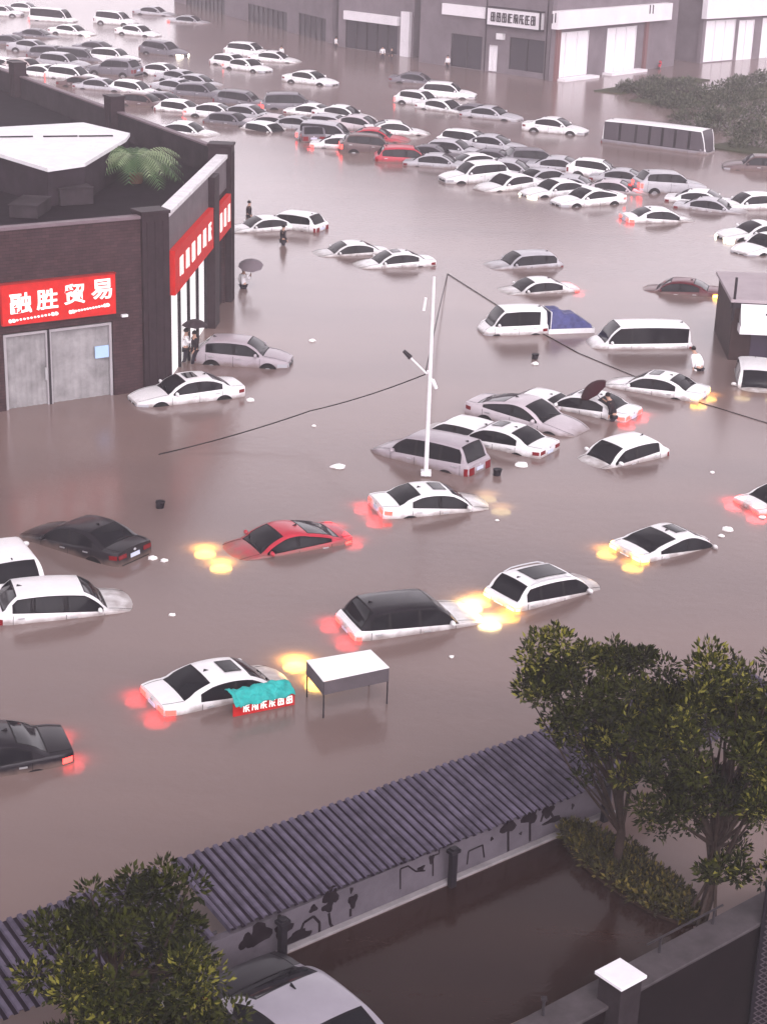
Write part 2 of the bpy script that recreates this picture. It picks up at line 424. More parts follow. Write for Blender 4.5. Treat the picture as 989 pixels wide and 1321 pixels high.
COLS = dict(busgrey=(.20, .18, .20), palegrey=(.27, .25, .29), white=(.76, .75, .76), silver=(.42, .41, .44), grey=(.14, .13, .15), black=(.012, .010, .014), red=(.42, .03, .05),
            darkred=(.10, .012, .02), lavender=(.27, .24, .29), mauve=(.34, .30, .33), pink=(.48, .43, .46), brown=(.11, .07, .07), champagne=(.46, .40, .39))
def place_car(px, py, yaw, key, color, sink, pitch, label, cat='car', roofcol=None, head=None, tail=None, amber=False, roll=0, scale=.95, group='cars stranded in the floodwater'):
    """px,py: where the middle of the car meets the water"""
    T = CT['truck_cab' if key.startswith('truck_cab') else key.split('_')[0]]
    root = new_car(key)
    g = at(px, py, 0)
    rz = R(yaw)
    root.rotation_mode = 'XYZ'
    root.rotation_euler = (R(roll), R(pitch), rz)
    root.location = (g.x, g.y, -sink)
    root.scale = (scale,) * 3
    c = COLS[color]; k = random.uniform(.93, 1.04)
    for ch in root.children:
        n = ch.name.split('.')[0]
        if n in ('body', 'mirror'): ch.color = (c[0] * k, c[1] * k, c[2] * k, 1)
        if n == 'roof':
            rc = COLS[roofcol] if roofcol else c; ch.color = (rc[0] * k, rc[1] * k, rc[2] * k, 1)
        for nm, on, m in (('headlight', head, HEADWHITE if head and head[0] == 'w' else HEADON), ('taillight', tail, AMBERON if amber else TAILON)):
            if n == nm and on:
                ch.material_slots[0].link = 'OBJECT'; ch.material_slots[0].material = m
    rot = Matrix.Rotation(-rz, 3, 'Z')
    def glow(x, y, c_, e, h=.20, rad=.34):     # small lamp just above the water at car-plan position x,y
        ld = bpy.data.lights.new('lamp_glow', 'AREA'); ld.shape = 'DISK'; ld.size = rad * 2; ld.color = c_; ld.energy = e
        o = bpy.data.objects.new('lamp_glow', ld); col.objects.link(o); o.parent = root
        root_m = Matrix.Translation(root.location) @ root.rotation_euler.to_matrix().to_4x4() @ Matrix.Scale(scale, 4)
        e *= 1.15; ld.energy = e; wpos = g + Matrix.Rotation(rz, 3, 'Z') @ Vector((x, y, 0)); wpos.z = h
        o.matrix_local = root_m.inverted() @ Matrix.Translation(wpos)
    if head:
        e = head[1]; cc = (1, .55, .10) if head[0] == 'y' else (1, .74, .3)
        for sg in ((1, -1) if e else ()): glow(T['L'] / 2 * scale + head[2] - .34, sg * .62, cc, e)
    if tail:
        e = tail[0]
        for sg in ((1, -1) if e else ()): glow(-T['L'] / 2 * scale - tail[1] + .22, sg * .62, (1, .48, .07) if amber else (1, .04, .045), e)
    root.name = {'truck_cab': 'small_truck', 'coupe': 'sedan'}.get(key if key == 'truck_cab' else key.split('_')[0], key.split('_')[0])
    tag(root, label, cat, group)
    return root

# ------------------------------------------------------------------ the stranded cars
# near and middle cars: px, py, yaw, kind, colour, sink, pitch, label, options
NEAR = [
 (297, 886, 31, 'sedan_sun', 'white', .74, 3, 'white sedan with sunroof, nose sunk and glowing, beside the teal tarpaulin', dict(head=('y', 34, .35), tail=(7, .3))),
 (535, 800, 23, 'suv', 'white', .80, 1.5, 'white estate car with black roof, its headlights lighting the car ahead', dict(roofcol='black', head=('w', 30, .25), tail=(7, .35))),
 (710, 760, 36, 'suv_pano_rails', 'white', .82, 2.5, 'white suv with big glass roof panel and roof rails, amber light at its tail', dict(tail=(14, .3), amber=True, scale=.9)),
 (872, 700, 33, 'coupe_sun', 'white', .80, 2.5, 'white sedan half sunk with yellow glowing water under its tail, near the right edge', dict(tail=(16, .35), amber=True)),
 (563, 652, 20, 'sedan_sun', 'white', .66, 4, 'white sedan with sunroof at the foot of the tall white lamp pole', dict(tail=(7, .35), head=('w', 3, .2))),
 (360, 702, 209, 'coupe', 'red', .74, 0, 'bright red sedan with two yellow headlight pools in the water before it', dict(head=('y', 22, .38), tail=(5, .3))),
 (106, 701, 147, 'sedan', 'black', .56, 3, 'black sedan with pale light on its boot lid, tail toward the viewer', dict()),
 (0, 738, 118, 'suv', 'white', .55, 0, 'white car cut by the left edge behind the white hatchback', dict()),
 (88, 782, 20, 'suv', 'white', .80, 3, 'white hatchback with dark red tail lamp, nose sunk, at the left edge', dict()),
 (-34, 984, 203, 'sedan', 'black', .60, 0, 'glossy black sedan cut by the left edge, lowest car on the open water', dict(tail=(5, .15))),
 (240, 512, 207, 'sedan_sun', 'white', .46, 0, 'white sedan showing its wheels in front of the brown shop building', dict()),
 (314, 466, -7, 'hatchback', 'mauve', .46, 0, 'pale mauve hatchback with dark glass beside the shop corner', dict(scale=1.02)),
 (553, 592, 146, 'minivan', 'mauve', .60, 2, 'mauve grey minivan with roof rails behind the lamp pole', dict()),
 (592, 556, 146, 'hatchback', 'white', .86, 0, 'white car almost hidden between the mauve minivan and the white sedan', dict()),
 (642, 570, 147, 'sedan_sun', 'white', .62, 2, 'white sedan with sunroof and red tail lamps, between minivan and silver sedan', dict()),
 (680, 543, -33, 'coupe', 'pink', .55, 2, 'pale pinkish silver sedan with round bonnet toward the viewer', dict(scale=1.03)),
 (752, 526, 148, 'sedan_sun', 'white', .66, 2, 'white sedan with lit tail beside the wading person with dark umbrella', dict(tail=(8, .2))),
 (842, 502, 152, 'sedan_sun', 'white', .62, 2, 'white sedan with sunroof just below the white van, small lights at its tail', dict(tail=(9, .2), amber=True)),
 (688, 514, 148, 'sedan', 'white', 1.0, 0, 'white car sunk nearly to its roof behind the pinkish silver sedan', dict()),
 (797, 590, 215, 'hatchback', 'white', .74, 3, 'small white hatchback alone in the water, windscreen toward the viewer', dict()),
 (414, 1370, -50, "sedan", "black", .42, 0, "silver car in the dark courtyard, only its roof and side in view", dict(scale=1.08, roofcol="palegrey")),
 (1030, 645, 25, 'sedan', 'white', .75, 0, 'white sedan at the right edge showing only its glowing red tail', dict(tail=(18, .2))),
 (822, 444, 188, 'van', 'white', .78, 0, 'long white van with dark side windows, next to the blue covered truck bed', dict(cat='van')),
 (974, 492, 262, 'minivan', 'white', .92, 0, 'white minivan with windscreen toward the viewer, below the brown kiosk', dict(cat='van', head=('w', 2, .2))),
 (872, 375, 166, 'sedan', 'darkred', .72, 2, 'dark red sedan with bright amber and red tail lamps, left of the kiosk', dict(tail=(16, .2), amber=True)),
 (672, 342, 199, 'suv', 'silver', .80, 0, 'silver hatchback with grey roof, just behind a half sunk white sedan', dict()),
 (688, 374, 199, 'sedan', 'white', .74, 0, 'white sedan facing left, in front of the silver hatchback', dict(tail=(4, .2))),
 (506, 341, 199, 'sedan_sun', 'white', .62, 1, 'white sedan with sunroof facing left, nearer of the pair left of the pole top', dict()),
 (448, 326, 199, 'sedan', 'white', .72, 0, 'white sedan facing left, farther of the pair left of the pole top', dict()),
 (338, 295, 205, 'sedan', 'white', .62, 0, 'white sedan nosing toward the far shop corner pillar', dict()),
 (374, 292, 155, 'suv', 'white', .62, 0, 'white hatchback tail to tail with the sedan by the far shop corner', dict()),
]
FAR = [
 # top left, by the far kerb
 (6, 20, -8, 'hatchback', 'white', .6, 'white car in the top left corner of the flooded street', {}),
 (33, 15, -8, 'sedan', 'white', .6, 'white sedan second from the left at the very top', {}),
 (69, 27, -12, 'van', 'white', .8, 'white van behind the white sedan at the top left', {}),
 (94, 44, -22, 'sedan', 'white', .6, 'white sedan in front of the white van at the top left', {}),
 (150, 31, -18, 'minivan', 'white', .6, 'white minivan behind another white car near the top', {}),
 (179, 45, -24, 'sedan', 'white', .6, 'white sedan in front of the minivan near the top', {}),
 (200, 19, -15, 'sedan', 'silver', .7, 'hazy silver sedan near the dark shopfronts at the top', {}),
 (246, 29, -15, 'sedan', 'silver', .8, 'hazy silver sedan farthest right near the top shopfronts', {}),
 (212, 70, -28, 'suv', 'grey', .6, 'dark grey car alone with one white headlight on', dict(head=('w', 3, .1))),
 # crowd above the roof parapet
 (16, 57, -10, 'sedan', 'grey', .7, 'grey sedan at the left edge behind the crowd of cars', {}),
 (44, 66, -12, 'sedan', 'silver', .7, 'silver sedan between two grey cars at the left', {}),
 (70, 74, -12, 'suv', 'grey', .7, 'dark grey car at the back of the left crowd', {}),
 (104, 78, -12, 'minivan', 'grey', .7, 'dark grey minivan right of the other grey cars at left', {}),
 (8, 88, -20, 'hatchback', 'white', .7, 'white hatchback nearest the left edge of the jam', {}),
 (34, 90, -20, 'sedan', 'champagne', .7, 'beige sedan second in the front row of the left jam', {}),
 (60, 98, -20, 'sedan', 'white', .7, 'white sedan with small red tail light at left', dict(tail=(6, .1))),
 (83, 84, -20, 'suv', 'white', .8, 'white hatchback just below the dark minivan', {}),
 (95, 101, -20, 'suv', 'white', .75, 'white hatchback with dark side glass above the parapet', {}),
 (112, 112, -20, 'sedan', 'brown', .9, 'small brown roof almost under water above the parapet', {}),
 (148, 80, -16, 'suv', 'white', .7, 'long white car behind the dark grey suv', {}),
 (148, 96, 162, 'suv', 'grey', .55, 'dark grey suv with a round white headlight showing', dict(tail=None)),
 (134, 115, -20, 'sedan', 'silver', .85, 'silver sedan sunk deep in front of the dark suv', {}),
 (174, 118, -15, 'hatchback', 'white', .7, 'white hatchback with grey glass in front of the silver car', {}),
 (212, 97, -18, 'sedan', 'white', .7, 'white sedan with dark windows, back row near the alone grey car', {}),
 (236, 106, -25, 'sedan', 'white', .75, 'white sedan whose bonnet points at the dark grey sedan', {}),
 (232, 117, -25, 'sedan', 'silver', .8, 'silver sedan squeezed in the middle of the jam', {}),
 (187, 136, -20, 'hatchback', 'brown', .8, 'small brown car standing before the white hatchback', {}),
 (212, 131, -20, 'sedan', 'white', .8, 'white car half hidden left of the white hatchback pair', {}),
 (236, 143, -20, 'hatchback', 'white', .75, 'white hatchback just left of the sedan with red light', {}),
 (280, 150, -12, 'sedan', 'white', .62, 'white sedan with red light in its rear glass, above the pillar', dict(tail=(8, .1))),
 (242, 172, -12, 'sedan', 'white', .85, 'white sedan nearly sunk, just over the roof parapet', {}),
 (314, 134, -18, 'suv', 'grey', .7, 'dark grey suv left of the grey van with red light', {}),
 (376, 140, 8, 'minivan', 'grey', .7, 'grey minivan with bright red lamp at its left end', dict(tail=(10, .2))),
 (357, 163, -15, 'sedan', 'pink', .75, 'pinkish silver sedan in the front row below the red lamp', {}),
 (346, 168, -35, 'hatchback', 'white', 1.0, 'white roof of a deeply sunk car in the front row', {}),
 (408, 148, -18, 'sedan', 'white', .7, 'white sedan right after the grey minivan', {}),
 (444, 152, -18, 'sedan', 'white', .7, 'white sedan with long dark side window, middle of the jam', {}),
 (425, 180, -8, 'minivan', 'silver', .7, 'silver van behind the car with two small red lights', {}),
 (402, 178, 95, 'hatchback', 'grey', .5, 'small dark boxy car seen end on in the front row', {}),
 (466, 166, -15, 'sedan', 'pink', .75, 'pinkish sedan with a soft red light before the long white car', dict(tail=(7, .1))),
 (512, 172, 3, 'sedan', 'white', .7, 'long white sedan standing out behind the red car', {}),
 (446, 190, -5, 'sedan', 'white', .8, 'white sedan with two small red lights in the front row', dict(tail=(9, .15))),
 (480, 195, 5, 'suv', 'brown', .72, 'dark brown car left of the red car', dict(tail=(4, .1))),
 (527, 207, 3, 'suv', 'red', .70, 'red car in the front row of the jam', {}),
 (568, 214, -12, 'sedan', 'silver', .72, 'silver sedan with dark glass right of the red car', {}),
 # by the dark shops
 (300, 84, -30, 'hatchback', 'white', .6, 'white hatchback at the left of the group of four', {}),
 (322, 72, -22, 'suv', 'white', .65, 'white car at the back of the group of four', {}),
 (320, 90, -35, 'sedan', 'white', .62, 'white sedan with bonnet forward in the group of four', {}),
 (355, 79, -14, 'sedan', 'white', .7, 'white sedan at the right end of the group of four', {}),
 (401, 107, -30, 'sedan', 'white', .58, 'white sedan standing alone beyond the traffic jam', {}),
 (538, 107, -12, 'sedan', 'grey', .75, 'dark grey sedan behind the white cars near the signboard shop', {}),
 (577, 125, -15, 'suv', 'white', .7, 'long white car in front of the dark grey sedan', {}),
 (542, 134, -28, 'hatchback', 'white', .7, 'small white hatchback at the left below the long white car', {}),
 (574, 142, -32, 'sedan', 'white', .72, 'white sedan with wet windscreen, touching the small hatchback', {}),
 (634, 152, -28, 'sedan', 'silver', .65, 'silver sedan left of the white sedan by the bus', {}),
 (615, 146, -24, 'sedan', 'grey', .8, 'dark car tucked behind the silver sedan', {}),
 (716, 170, -26, 'sedan', 'white', .6, 'white sedan standing apart left of the bus', {}),
 # lower cluster
 (606, 190, -20, 'suv', 'white', .65, 'white hatchback at the back left of the wide cluster', {}),
 (637, 193, -20, 'sedan', 'white', .65, 'white sedan behind the car with orange lamp', {}),
 (606, 212, 205, 'sedan', 'white', .7, 'white car with striped dark window at the left of the cluster', {}),
 (612, 233, 205, 'suv', 'white', .66, 'white suv at the front left corner of the wide cluster', {}),
 (690, 210, 12, 'suv', 'grey', .68, 'grey car with bright orange lamp at its tail', dict(tail=(14, .2), amber=False)),
 (655, 242, 212, 'sedan', 'white', .62, 'white sedan with pale windscreen, second in the cluster front row', {}),
 (725, 219, -18, 'sedan', 'silver', .68, 'silver sedan right of the car with the orange lamp', {}),
 (770, 226, -18, 'hatchback', 'white', .66, 'white hatchback left of the car with yellow lamp', {}),
 (693, 236, 212, 'sedan', 'white', .66, 'white sedan in the second row between two pale windscreens', {}),
 (716, 250, 212, 'sedan', 'white', .60, 'white sedan third in the cluster front row', {}),
 (757, 262, 212, 'coupe', 'white', .62, 'white sedan at the right end of the cluster front row', {}),
 (808, 234, -16, 'sedan', 'white', .72, 'white sedan behind the car with yellow lamp', {}),
 (862, 246, 14, 'suv', 'silver', .60, 'silver grey suv with yellow lamp and glowing red tail', dict(tail=(18, .2), amber=False)),
 (908, 261, -18, 'sedan', 'white', .62, 'white sedan with black window, right of the yellow lamp', {}),
 (966, 267, 196, 'hatchback', 'white', .60, 'white hatchback at the right edge of the back row', {}),
 (852, 283, 10, 'sedan', 'white', .88, 'white car sunk to its windows in front of the cluster', {}),
 (975, 306, 200, 'coupe', 'white', .62, 'white sedan at the right edge above the kiosk', {}),
 (990, 322, 215, 'sedan', 'white', .72, 'white bonnet and windscreen cut by the right edge above the kiosk', {}),
 (975, 218, 172, 'suv', 'brown', .72, 'brown car at the right edge beside the bus', {}),
 (920, 270, -20, 'sedan', 'silver', .95, 'low silver roof between the white cars at right', {}),
 (742, 240, -18, 'sedan', 'silver', .85, 'silver sedan hidden in the middle of the wide cluster', {}),
 (322, 152, -20, 'sedan', 'silver', .75, 'silver sedan in the middle row left of the grey minivan', {}),
 (300, 160, -22, 'hatchback', 'white', .8, 'white hatchback behind the lowest cars right of the roof pillar', {}),
 (388, 166, -18, 'sedan', 'white', .78, 'white sedan in front of the grey minivan with red lamp', {}),
 (430, 163, -18, 'hatchback', 'silver', .78, 'silver hatchback between two rows of the dense jam', {}),
 (486, 180, -12, 'sedan', 'white', .8, 'white sedan squeezed between long white car and dark brown car', {}),
 (262, 124, -20, 'suv', 'grey', .72, 'dark grey suv behind the white sedan with red rear light', {}),
 (256, 108, -20, 'sedan', 'silver', .8, 'silver sedan right of the white sedan with bonnet forward in the left jam', {}),
 (128, 64, -14, 'sedan', 'grey', .78, 'grey sedan between minivan and alone grey car', {}),
 (50, 48, -12, 'sedan', 'white', .8, 'white sedan in the gap above the left crowd', {}),
 (585, 197, -18, 'hatchback', 'silver', .75, 'silver hatchback at the left tip of the wide cluster', {}),
 (640, 208, -18, 'sedan', 'white', .72, 'white sedan left of the orange lamp in the cluster', {}),
 (795, 246, -18, 'sedan', 'pink', .78, 'pinkish sedan lit red beside the yellow lamp', {}),
 (560, 200, -15, 'sedan', 'grey', .82, 'low grey roof behind the silver sedan right of the red car', {}),
 (660, 222, -15, 'sedan', 'silver', .8, 'silver roof before the orange lamp in the cluster', {}),
]
for (px, py, yaw, key, c, sink, pitch, lab, kw) in NEAR:
    place_car(px, py, yaw, key, c, sink + .05, pitch, lab, **kw)
DARKER = {'white hatchback behind the lowest cars right of the roof pillar': 'grey', 'white sedan in front of the grey minivan with red lamp': 'silver', 'white sedan whose bonnet points at the dark grey sedan': 'silver',
          'white car half hidden left of the white hatchback pair': 'grey', 'white sedan squeezed between long white car and dark brown car': 'red', 'white hatchback just below the dark minivan': 'silver',
          'white sedan behind the car with yellow lamp': 'silver', 'white sedan in the gap above the left crowd': 'grey', 'white sedan left of the orange lamp in the cluster': 'grey', 'white sedan behind the car with orange lamp': 'silver', 'white sedan in the second row between two pale windscreens': 'silver'}
for i_, (px, py, yaw, key, c, sink, lab, kw) in enumerate(FAR):
    if lab in DARKER: c = DARKER[lab]; lab = c + lab[5:]
    kw = dict(kw)
    if not kw and i_ % 5 == 2: kw['tail'] = (.0 if i_ % 2 else 2.5, .1)
    if not kw and i_ % 7 == 3: kw['head'] = ('w', 0, .1)
    place_car(px, py, yaw + random.uniform(-4, 4), key, c, sink + random.uniform(-.16, .12), random.uniform(-2, 3), lab, roll=random.uniform(-2, 2), scale=lerp(1.24, 1.06, clamp((py - 20) / 230)), **kw)

# bus
place_car(848, 190, -33, 'bus', 'busgrey', 1.15, 0, 'white roofed city bus standing in the flood by the green islands', cat='bus', roofcol='white', scale=.97)
# small truck: crew cab with a bed and a blue covered load
tr = place_car(660, 427, 194, 'truck_cab', 'white', .62, 0, 'small white crew cab truck with side boarded bed, left of the long van', cat='truck')
m = MB(); m.box((-2.75, 0, .62), (2.3, 1.5, .08)); m.build('bed_floor', WHITE_M, tr)
for sg in (1, -1):
    m = MB(); m.box((-2.75, sg * .77, .74), (2.3, .04, .3)); m.build('side_board', WHITE_M, tr)
m = MB(); m.box((-3.92, 0, .74), (.04, 1.56, .3)); m.build('tail_board', WHITE_M, tr)
m = MB(); m.box((-2.6, 0, .45), (2.6, .5, .14)); m.build('chassis', DARK_M, tr)
m = MB()
for sg in (1, -1): m.tube([(-1.72, sg * .7, .6), (-1.72, sg * .7, 1.7)], .025, 6)
m.tube([(-1.72, -.7, 1.7), (-1.72, .7, 1.7)], .025, 6); m.build('rack_hoop', WHITE_M, tr)
BLUET = mat('blue_tarpaulin', (.07, .075, .19), rough=.45, noise_s=4, noise_a=.4)
m = MB(); nx, ny = 16, 10
def loadh(u, v):
    h = lerp(1.75, 1.52, clamp((u - .25) / .1)) if u < .6 else lerp(1.52, 1.0, (u - .6) / .4)
    e = min(v, 1 - v) * 6
    return .7 + (h - .7) * clamp(e + .1) ** .4 + .05 * noise.noise(Vector((u * 7, v * 6, 3)))
g = [[Vector((lerp(-1.72, -3.85, i / nx), lerp(-.72, .72, j / ny), loadh(i / nx, j / ny))) for j in range(ny + 1)] for i in range(nx + 1)]
for i in range(nx):
    for j in range(ny): m.quad(g[i][j], g[i + 1][j], g[i + 1][j + 1], g[i][j + 1])
for rowp in ([g[i][0] for i in range(nx + 1)], [g[i][ny] for i in range(nx + 1)], g[0], g[nx]):
    for a, b in zip(rowp[:-1], rowp[1:]): m.quad(a, b, (b.x, b.y, .68), (a.x, a.y, .68))
ld = m.build('tarpaulin_load', BLUET, None, smooth=50)
bpy.context.view_layer.update()
ld.matrix_world = Matrix.Translation(tr.location) @ tr.rotation_euler.to_matrix().to_4x4() @ Matrix.Scale(.95, 4)
tag(ld, 'dark blue tarpaulin over the load on the small white truck', 'tarpaulin')
for k in list(FRESH): drop_tree(FRESH[k])
FRESH.clear()
# ------------------------------------------------------------------ world, sun, haze
w = bpy.data.worlds.new('World'); scn.world = w; w.use_nodes = True
nt = w.node_tree; bg = nt.nodes['Background']
sky = nt.nodes.new('ShaderNodeTexSky'); sky.sky_type = 'NISHITA'; sky.sun_disc = False
SE, SR = R(52), R(165)
sky.sun_elevation = SE; sky.sun_rotation = SR; sky.air_density = 1.0; sky.dust_density = 6; sky.ozone_density = 1
hs = nt.nodes.new('ShaderNodeHueSaturation'); hs.inputs['Saturation'].default_value = .06
mx = nt.nodes.new('ShaderNodeMix'); mx.data_type = 'RGBA'; mx.blend_type = 'MULTIPLY'; mx.inputs[0].default_value = 1
mx.inputs[7].default_value = (1.0, .915, .98, 1)
nt.links.new(sky.outputs[0], hs.inputs['Color']); nt.links.new(hs.outputs[0], mx.inputs[6]); 
# unseen sky brightened toward the horizon, added to lighten the far water
stc = nt.nodes.new('ShaderNodeTexCoord'); sxz = nt.nodes.new('ShaderNodeSeparateXYZ'); smr = nt.nodes.new('ShaderNodeMapRange'); smr.interpolation_type = 'LINEAR'
smr.inputs[1].default_value = .0; smr.inputs[2].default_value = .66; smr.inputs[3].default_value = 7; smr.inputs[4].default_value = .7
sm2 = nt.nodes.new('ShaderNodeMix'); sm2.data_type = 'RGBA'; sm2.blend_type = 'MULTIPLY'; sm2.inputs[0].default_value = 1
nt.links.new(stc.outputs['Generated'], sxz.inputs[0]); nt.links.new(sxz.outputs[2], smr.inputs[0]); nt.links.new(mx.outputs[2], sm2.inputs[6]); nt.links.new(smr.outputs[0], sm2.inputs[7])
nt.links.new(sm2.outputs[2], bg.inputs['Color'])
bg.inputs['Strength'].default_value = .13
sd = bpy.data.lights.new('sun', 'SUN'); sd.energy = .6; sd.angle = R(25); sd.color = (1, .97, .95)
so = bpy.data.objects.new('sun', sd); col.objects.link(so); so.rotation_euler = (R(90) - SE, 0, R(180) - SR + R(0))
scn.view_settings.view_transform = 'Standard'; scn.view_settings.look = 'None'; scn.view_settings.gamma = 1
scn.view_settings.exposure = .22
scn.render.engine = 'CYCLES'; scn.cycles.use_denoising = True
scn.cycles.volume_bounces = 1; scn.cycles.max_bounces = 7; scn.cycles.diffuse_bounces = 3; scn.cycles.glossy_bounces = 4
scn.cycles.sample_clamp_indirect = 6
HAZE = mat('haze_air'); n_ = HAZE.node_tree; n_.nodes.remove(n_.nodes['Principled BSDF'])
pv = n_.nodes.new('ShaderNodeVolumePrincipled'); pv.inputs['Color'].default_value = (.97, .90, .95, 1); pv.inputs['Density'].default_value = .00085
pv.inputs['Anisotropy'].default_value = 0
n_.links.new(pv.outputs[0], n_.nodes['Material Output'].inputs['Volume'])
m = MB(); m.box((0, 250, 10.5), (900, 620, 31)); hz = m.build('haze', HAZE); tag(hz, kind='stuff')

# ------------------------------------------------------------------ water and ground
def water_mat(name, c, rough, s, strg, col2=None):
    m = bpy.data.materials.new(name); m.use_nodes = True; t = m.node_tree; b = t.nodes['Principled BSDF']
    b.inputs['Roughness'].default_value = rough; b.inputs['IOR'].default_value = 1.33
    tc = t.nodes.new('ShaderNodeTexCoord')
    n1 = t.nodes.new('ShaderNodeTexNoise'); n1.inputs['Scale'].default_value = s; n1.inputs['Detail'].default_value = 5; n1.inputs['Roughness'].default_value = .55
    n2 = t.nodes.new('ShaderNodeTexNoise'); n2.inputs['Scale'].default_value = 1; n2.inputs['Detail'].default_value = 6; mp = t.nodes.new('ShaderNodeMapping'); mp.inputs['Scale'].default_value = (.04, .16, 1); mp.inputs['Rotation'].default_value = (0, 0, .6)
    t.links.new(tc.outputs['Object'], n1.inputs['Vector']); t.links.new(tc.outputs['Object'], mp.inputs['Vector']); t.links.new(mp.outputs[0], n2.inputs['Vector'])
    cr = t.nodes.new('ShaderNodeMix'); cr.data_type = 'RGBA'; cr.inputs[6].default_value = (*c, 1); cr.inputs[7].default_value = (*(col2 or [x * .8 for x in c]), 1)
    mr = t.nodes.new('ShaderNodeMapRange'); mr.inputs[1].default_value = .35; mr.inputs[2].default_value = .65
    t.links.new(n2.outputs['Fac'], mr.inputs[0]); t.links.new(mr.outputs[0], cr.inputs[0]); t.links.new(cr.outputs[2], b.inputs['Base Color'])
    bp = t.nodes.new('ShaderNodeBump'); bp.inputs['Strength'].default_value = strg; bp.inputs['Distance'].default_value = .05
    n3 = t.nodes.new('ShaderNodeTexNoise'); n3.inputs['Scale'].default_value = 13; n3.inputs['Detail'].default_value = 2; t.links.new(tc.outputs['Object'], n3.inputs['Vector'])
    ma = t.nodes.new('ShaderNodeMath'); ma.operation = 'MULTIPLY_ADD'; ma.inputs[1].default_value = .3
    t.links.new(n3.outputs['Fac'], ma.inputs[0]); t.links.new(n1.outputs['Fac'], ma.inputs[2]); t.links.new(ma.outputs[0], bp.inputs['Height']); t.links.new(bp.outputs[0], b.inputs['Normal'])
    return m
WATER = water_mat('muddy_flood_water', (.185, .130, .118), .17, 3.4, .15, (.150, .107, .10))
YARD = water_mat('shaded_yard_water', (.013, .005, .005), .12, 2.0, .10, (.032, .016, .012))  # dimmer light of the courtyard put into a darker water colour
ASPH = mat('asphalt', (.045, .042, .045), rough=.9, noise_s=2, noise_a=.3)
w0 = at(650, 1335, 0); w1 = at(985, 1192, 0); wd = (w1 - w0).normalized()
wa = w0 - wd * 12; wb_ = w0 + wd * 40
m = MB(); m.quad((-500, -30, 0), (wa.x, -30, 0), (wa.x, wa.y, 0), (wb_.x, wb_.y, 0), (500, wb_.y, 0), (500, 900, 0), (-500, 900, 0))
tag(m.build('flood_water', WATER, recalc=False), kind='structure')
m = MB(); m.quad((-2500, -200, -4), (2500, -200, -4), (2500, 5000, -4), (-2500, 5000, -4)); tag(m.build('ground', ASPH, recalc=False), kind='structure')

# ------------------------------------------------------------------ facade helper
class Fac:
    def __init__(s, p, q):
        s.p = Vector((p.x, p.y, 0)); s.d = Vector((q.x - p.x, q.y - p.y, 0)); s.L = s.d.length; s.d.normalize()
        s.n = Vector((s.d.y, -s.d.x, 0))
        if s.n.dot(CP - s.p) < 0: s.n = -s.n
    def pix(s, px, py, o=0):
        r = ray(px, py); t = (s.p + s.n * o - CP).dot(s.n) / r.dot(s.n); h = CP + r * t
        return (h - s.p).dot(s.d), h.z
    def P(s, a, z, o=0): return s.p + s.d * a + s.n * o + Vector((0, 0, z))
    def box(s, mb, a0, a1, z0, z1, o0, o1, m=0):
        mb.prism([s.P(a0, z0, o0), s.P(a1, z0, o0), s.P(a1, z0, o1), s.P(a0, z0, o1)], (0, 0, z1 - z0), m)
    def wall(s, mb, a0, a1, z0, z1, t, holes, m=0):
        holes = sorted(holes); a = a0
        for (h0, h1, y0, y1) in holes:
            if h0 > a: s.box(mb, a, h0, z0, z1, -t, 0, m)
            if y0 > z0: s.box(mb, h0, h1, z0, y0, -t, 0, m)
            if y1 < z1: s.box(mb, h0, h1, y1, z1, -t, 0, m)
            a = h1
        if a < a1: s.box(mb, a, a1, z0, z1, -t, 0, m)
    def rot(s):
        # text plane: x to the viewer's right
        x = s.d if s.d.x > 0 else -s.d
        return Matrix((x, Vector((0, 0, 1)), s.n)).transposed().to_4x4()

BRICK = mat('maroon_brick_tile', (.075, .042, .045), rough=.6, noise_s=1.5, noise_a=.25)
def brickify(m, bw=.4, bh=.12, c1=(.062, .034, .037), c2=(.042, .024, .028), mortar=(.022, .016, .018)):
    t = m.node_tree; b = t.nodes['Principled BSDF']
    tc = t.nodes.new('ShaderNodeTexCoord'); br = t.nodes.new('ShaderNodeTexBrick'); mp = t.nodes.new('ShaderNodeMapping')
    br.inputs['Color1'].default_value = (*c1, 1); br.inputs['Color2'].default_value = (*c2, 1); br.inputs['Mortar'].default_value = (*mortar, 1)
    br.inputs['Scale'].default_value = 1; br.inputs['Brick Width'].default_value = bw; br.inputs['Row Height'].default_value = bh; br.inputs['Mortar Size'].default_value = .008
    sx = t.nodes.new('ShaderNodeSeparateXYZ'); ad = t.nodes.new('ShaderNodeMath'); cx = t.nodes.new('ShaderNodeCombineXYZ')
    t.links.new(tc.outputs['Object'], sx.inputs[0]); t.links.new(sx.outputs[0], ad.inputs[0]); t.links.new(sx.outputs[1], ad.inputs[1])
    t.links.new(ad.outputs[0], cx.inputs[0]); t.links.new(sx.outputs[2], cx.inputs[1]); t.links.new(cx.outputs[0], br.inputs['Vector'])
    mx_ = t.nodes['Mix'] if 'Mix' in t.nodes else None
    if mx_: t.links.new(br.outputs['Color'], mx_.inputs[6])
    else: t.links.new(br.outputs['Color'], b.inputs['Base Color'])
brickify(BRICK)
GREYP = mat('grey_panel', (.14, .12, .13), rough=.55, noise_s=1.2, noise_a=.2)
CAPM = mat('white_coping', (.68, .66, .68), rough=.5, noise_s=2, noise_a=.2)
DKCOL = mat('dark_stone_column', (.03, .02, .024), rough=.5, noise_s=3, noise_a=.3)
ROOFD = mat('dark_roof_felt', (.012, .008, .012), rough=.85, noise_s=1.2, noise_a=.5)
INNERP = mat('grey_parapet_render', (.038, .030, .035), rough=.8, noise_s=.8, noise_a=.5)
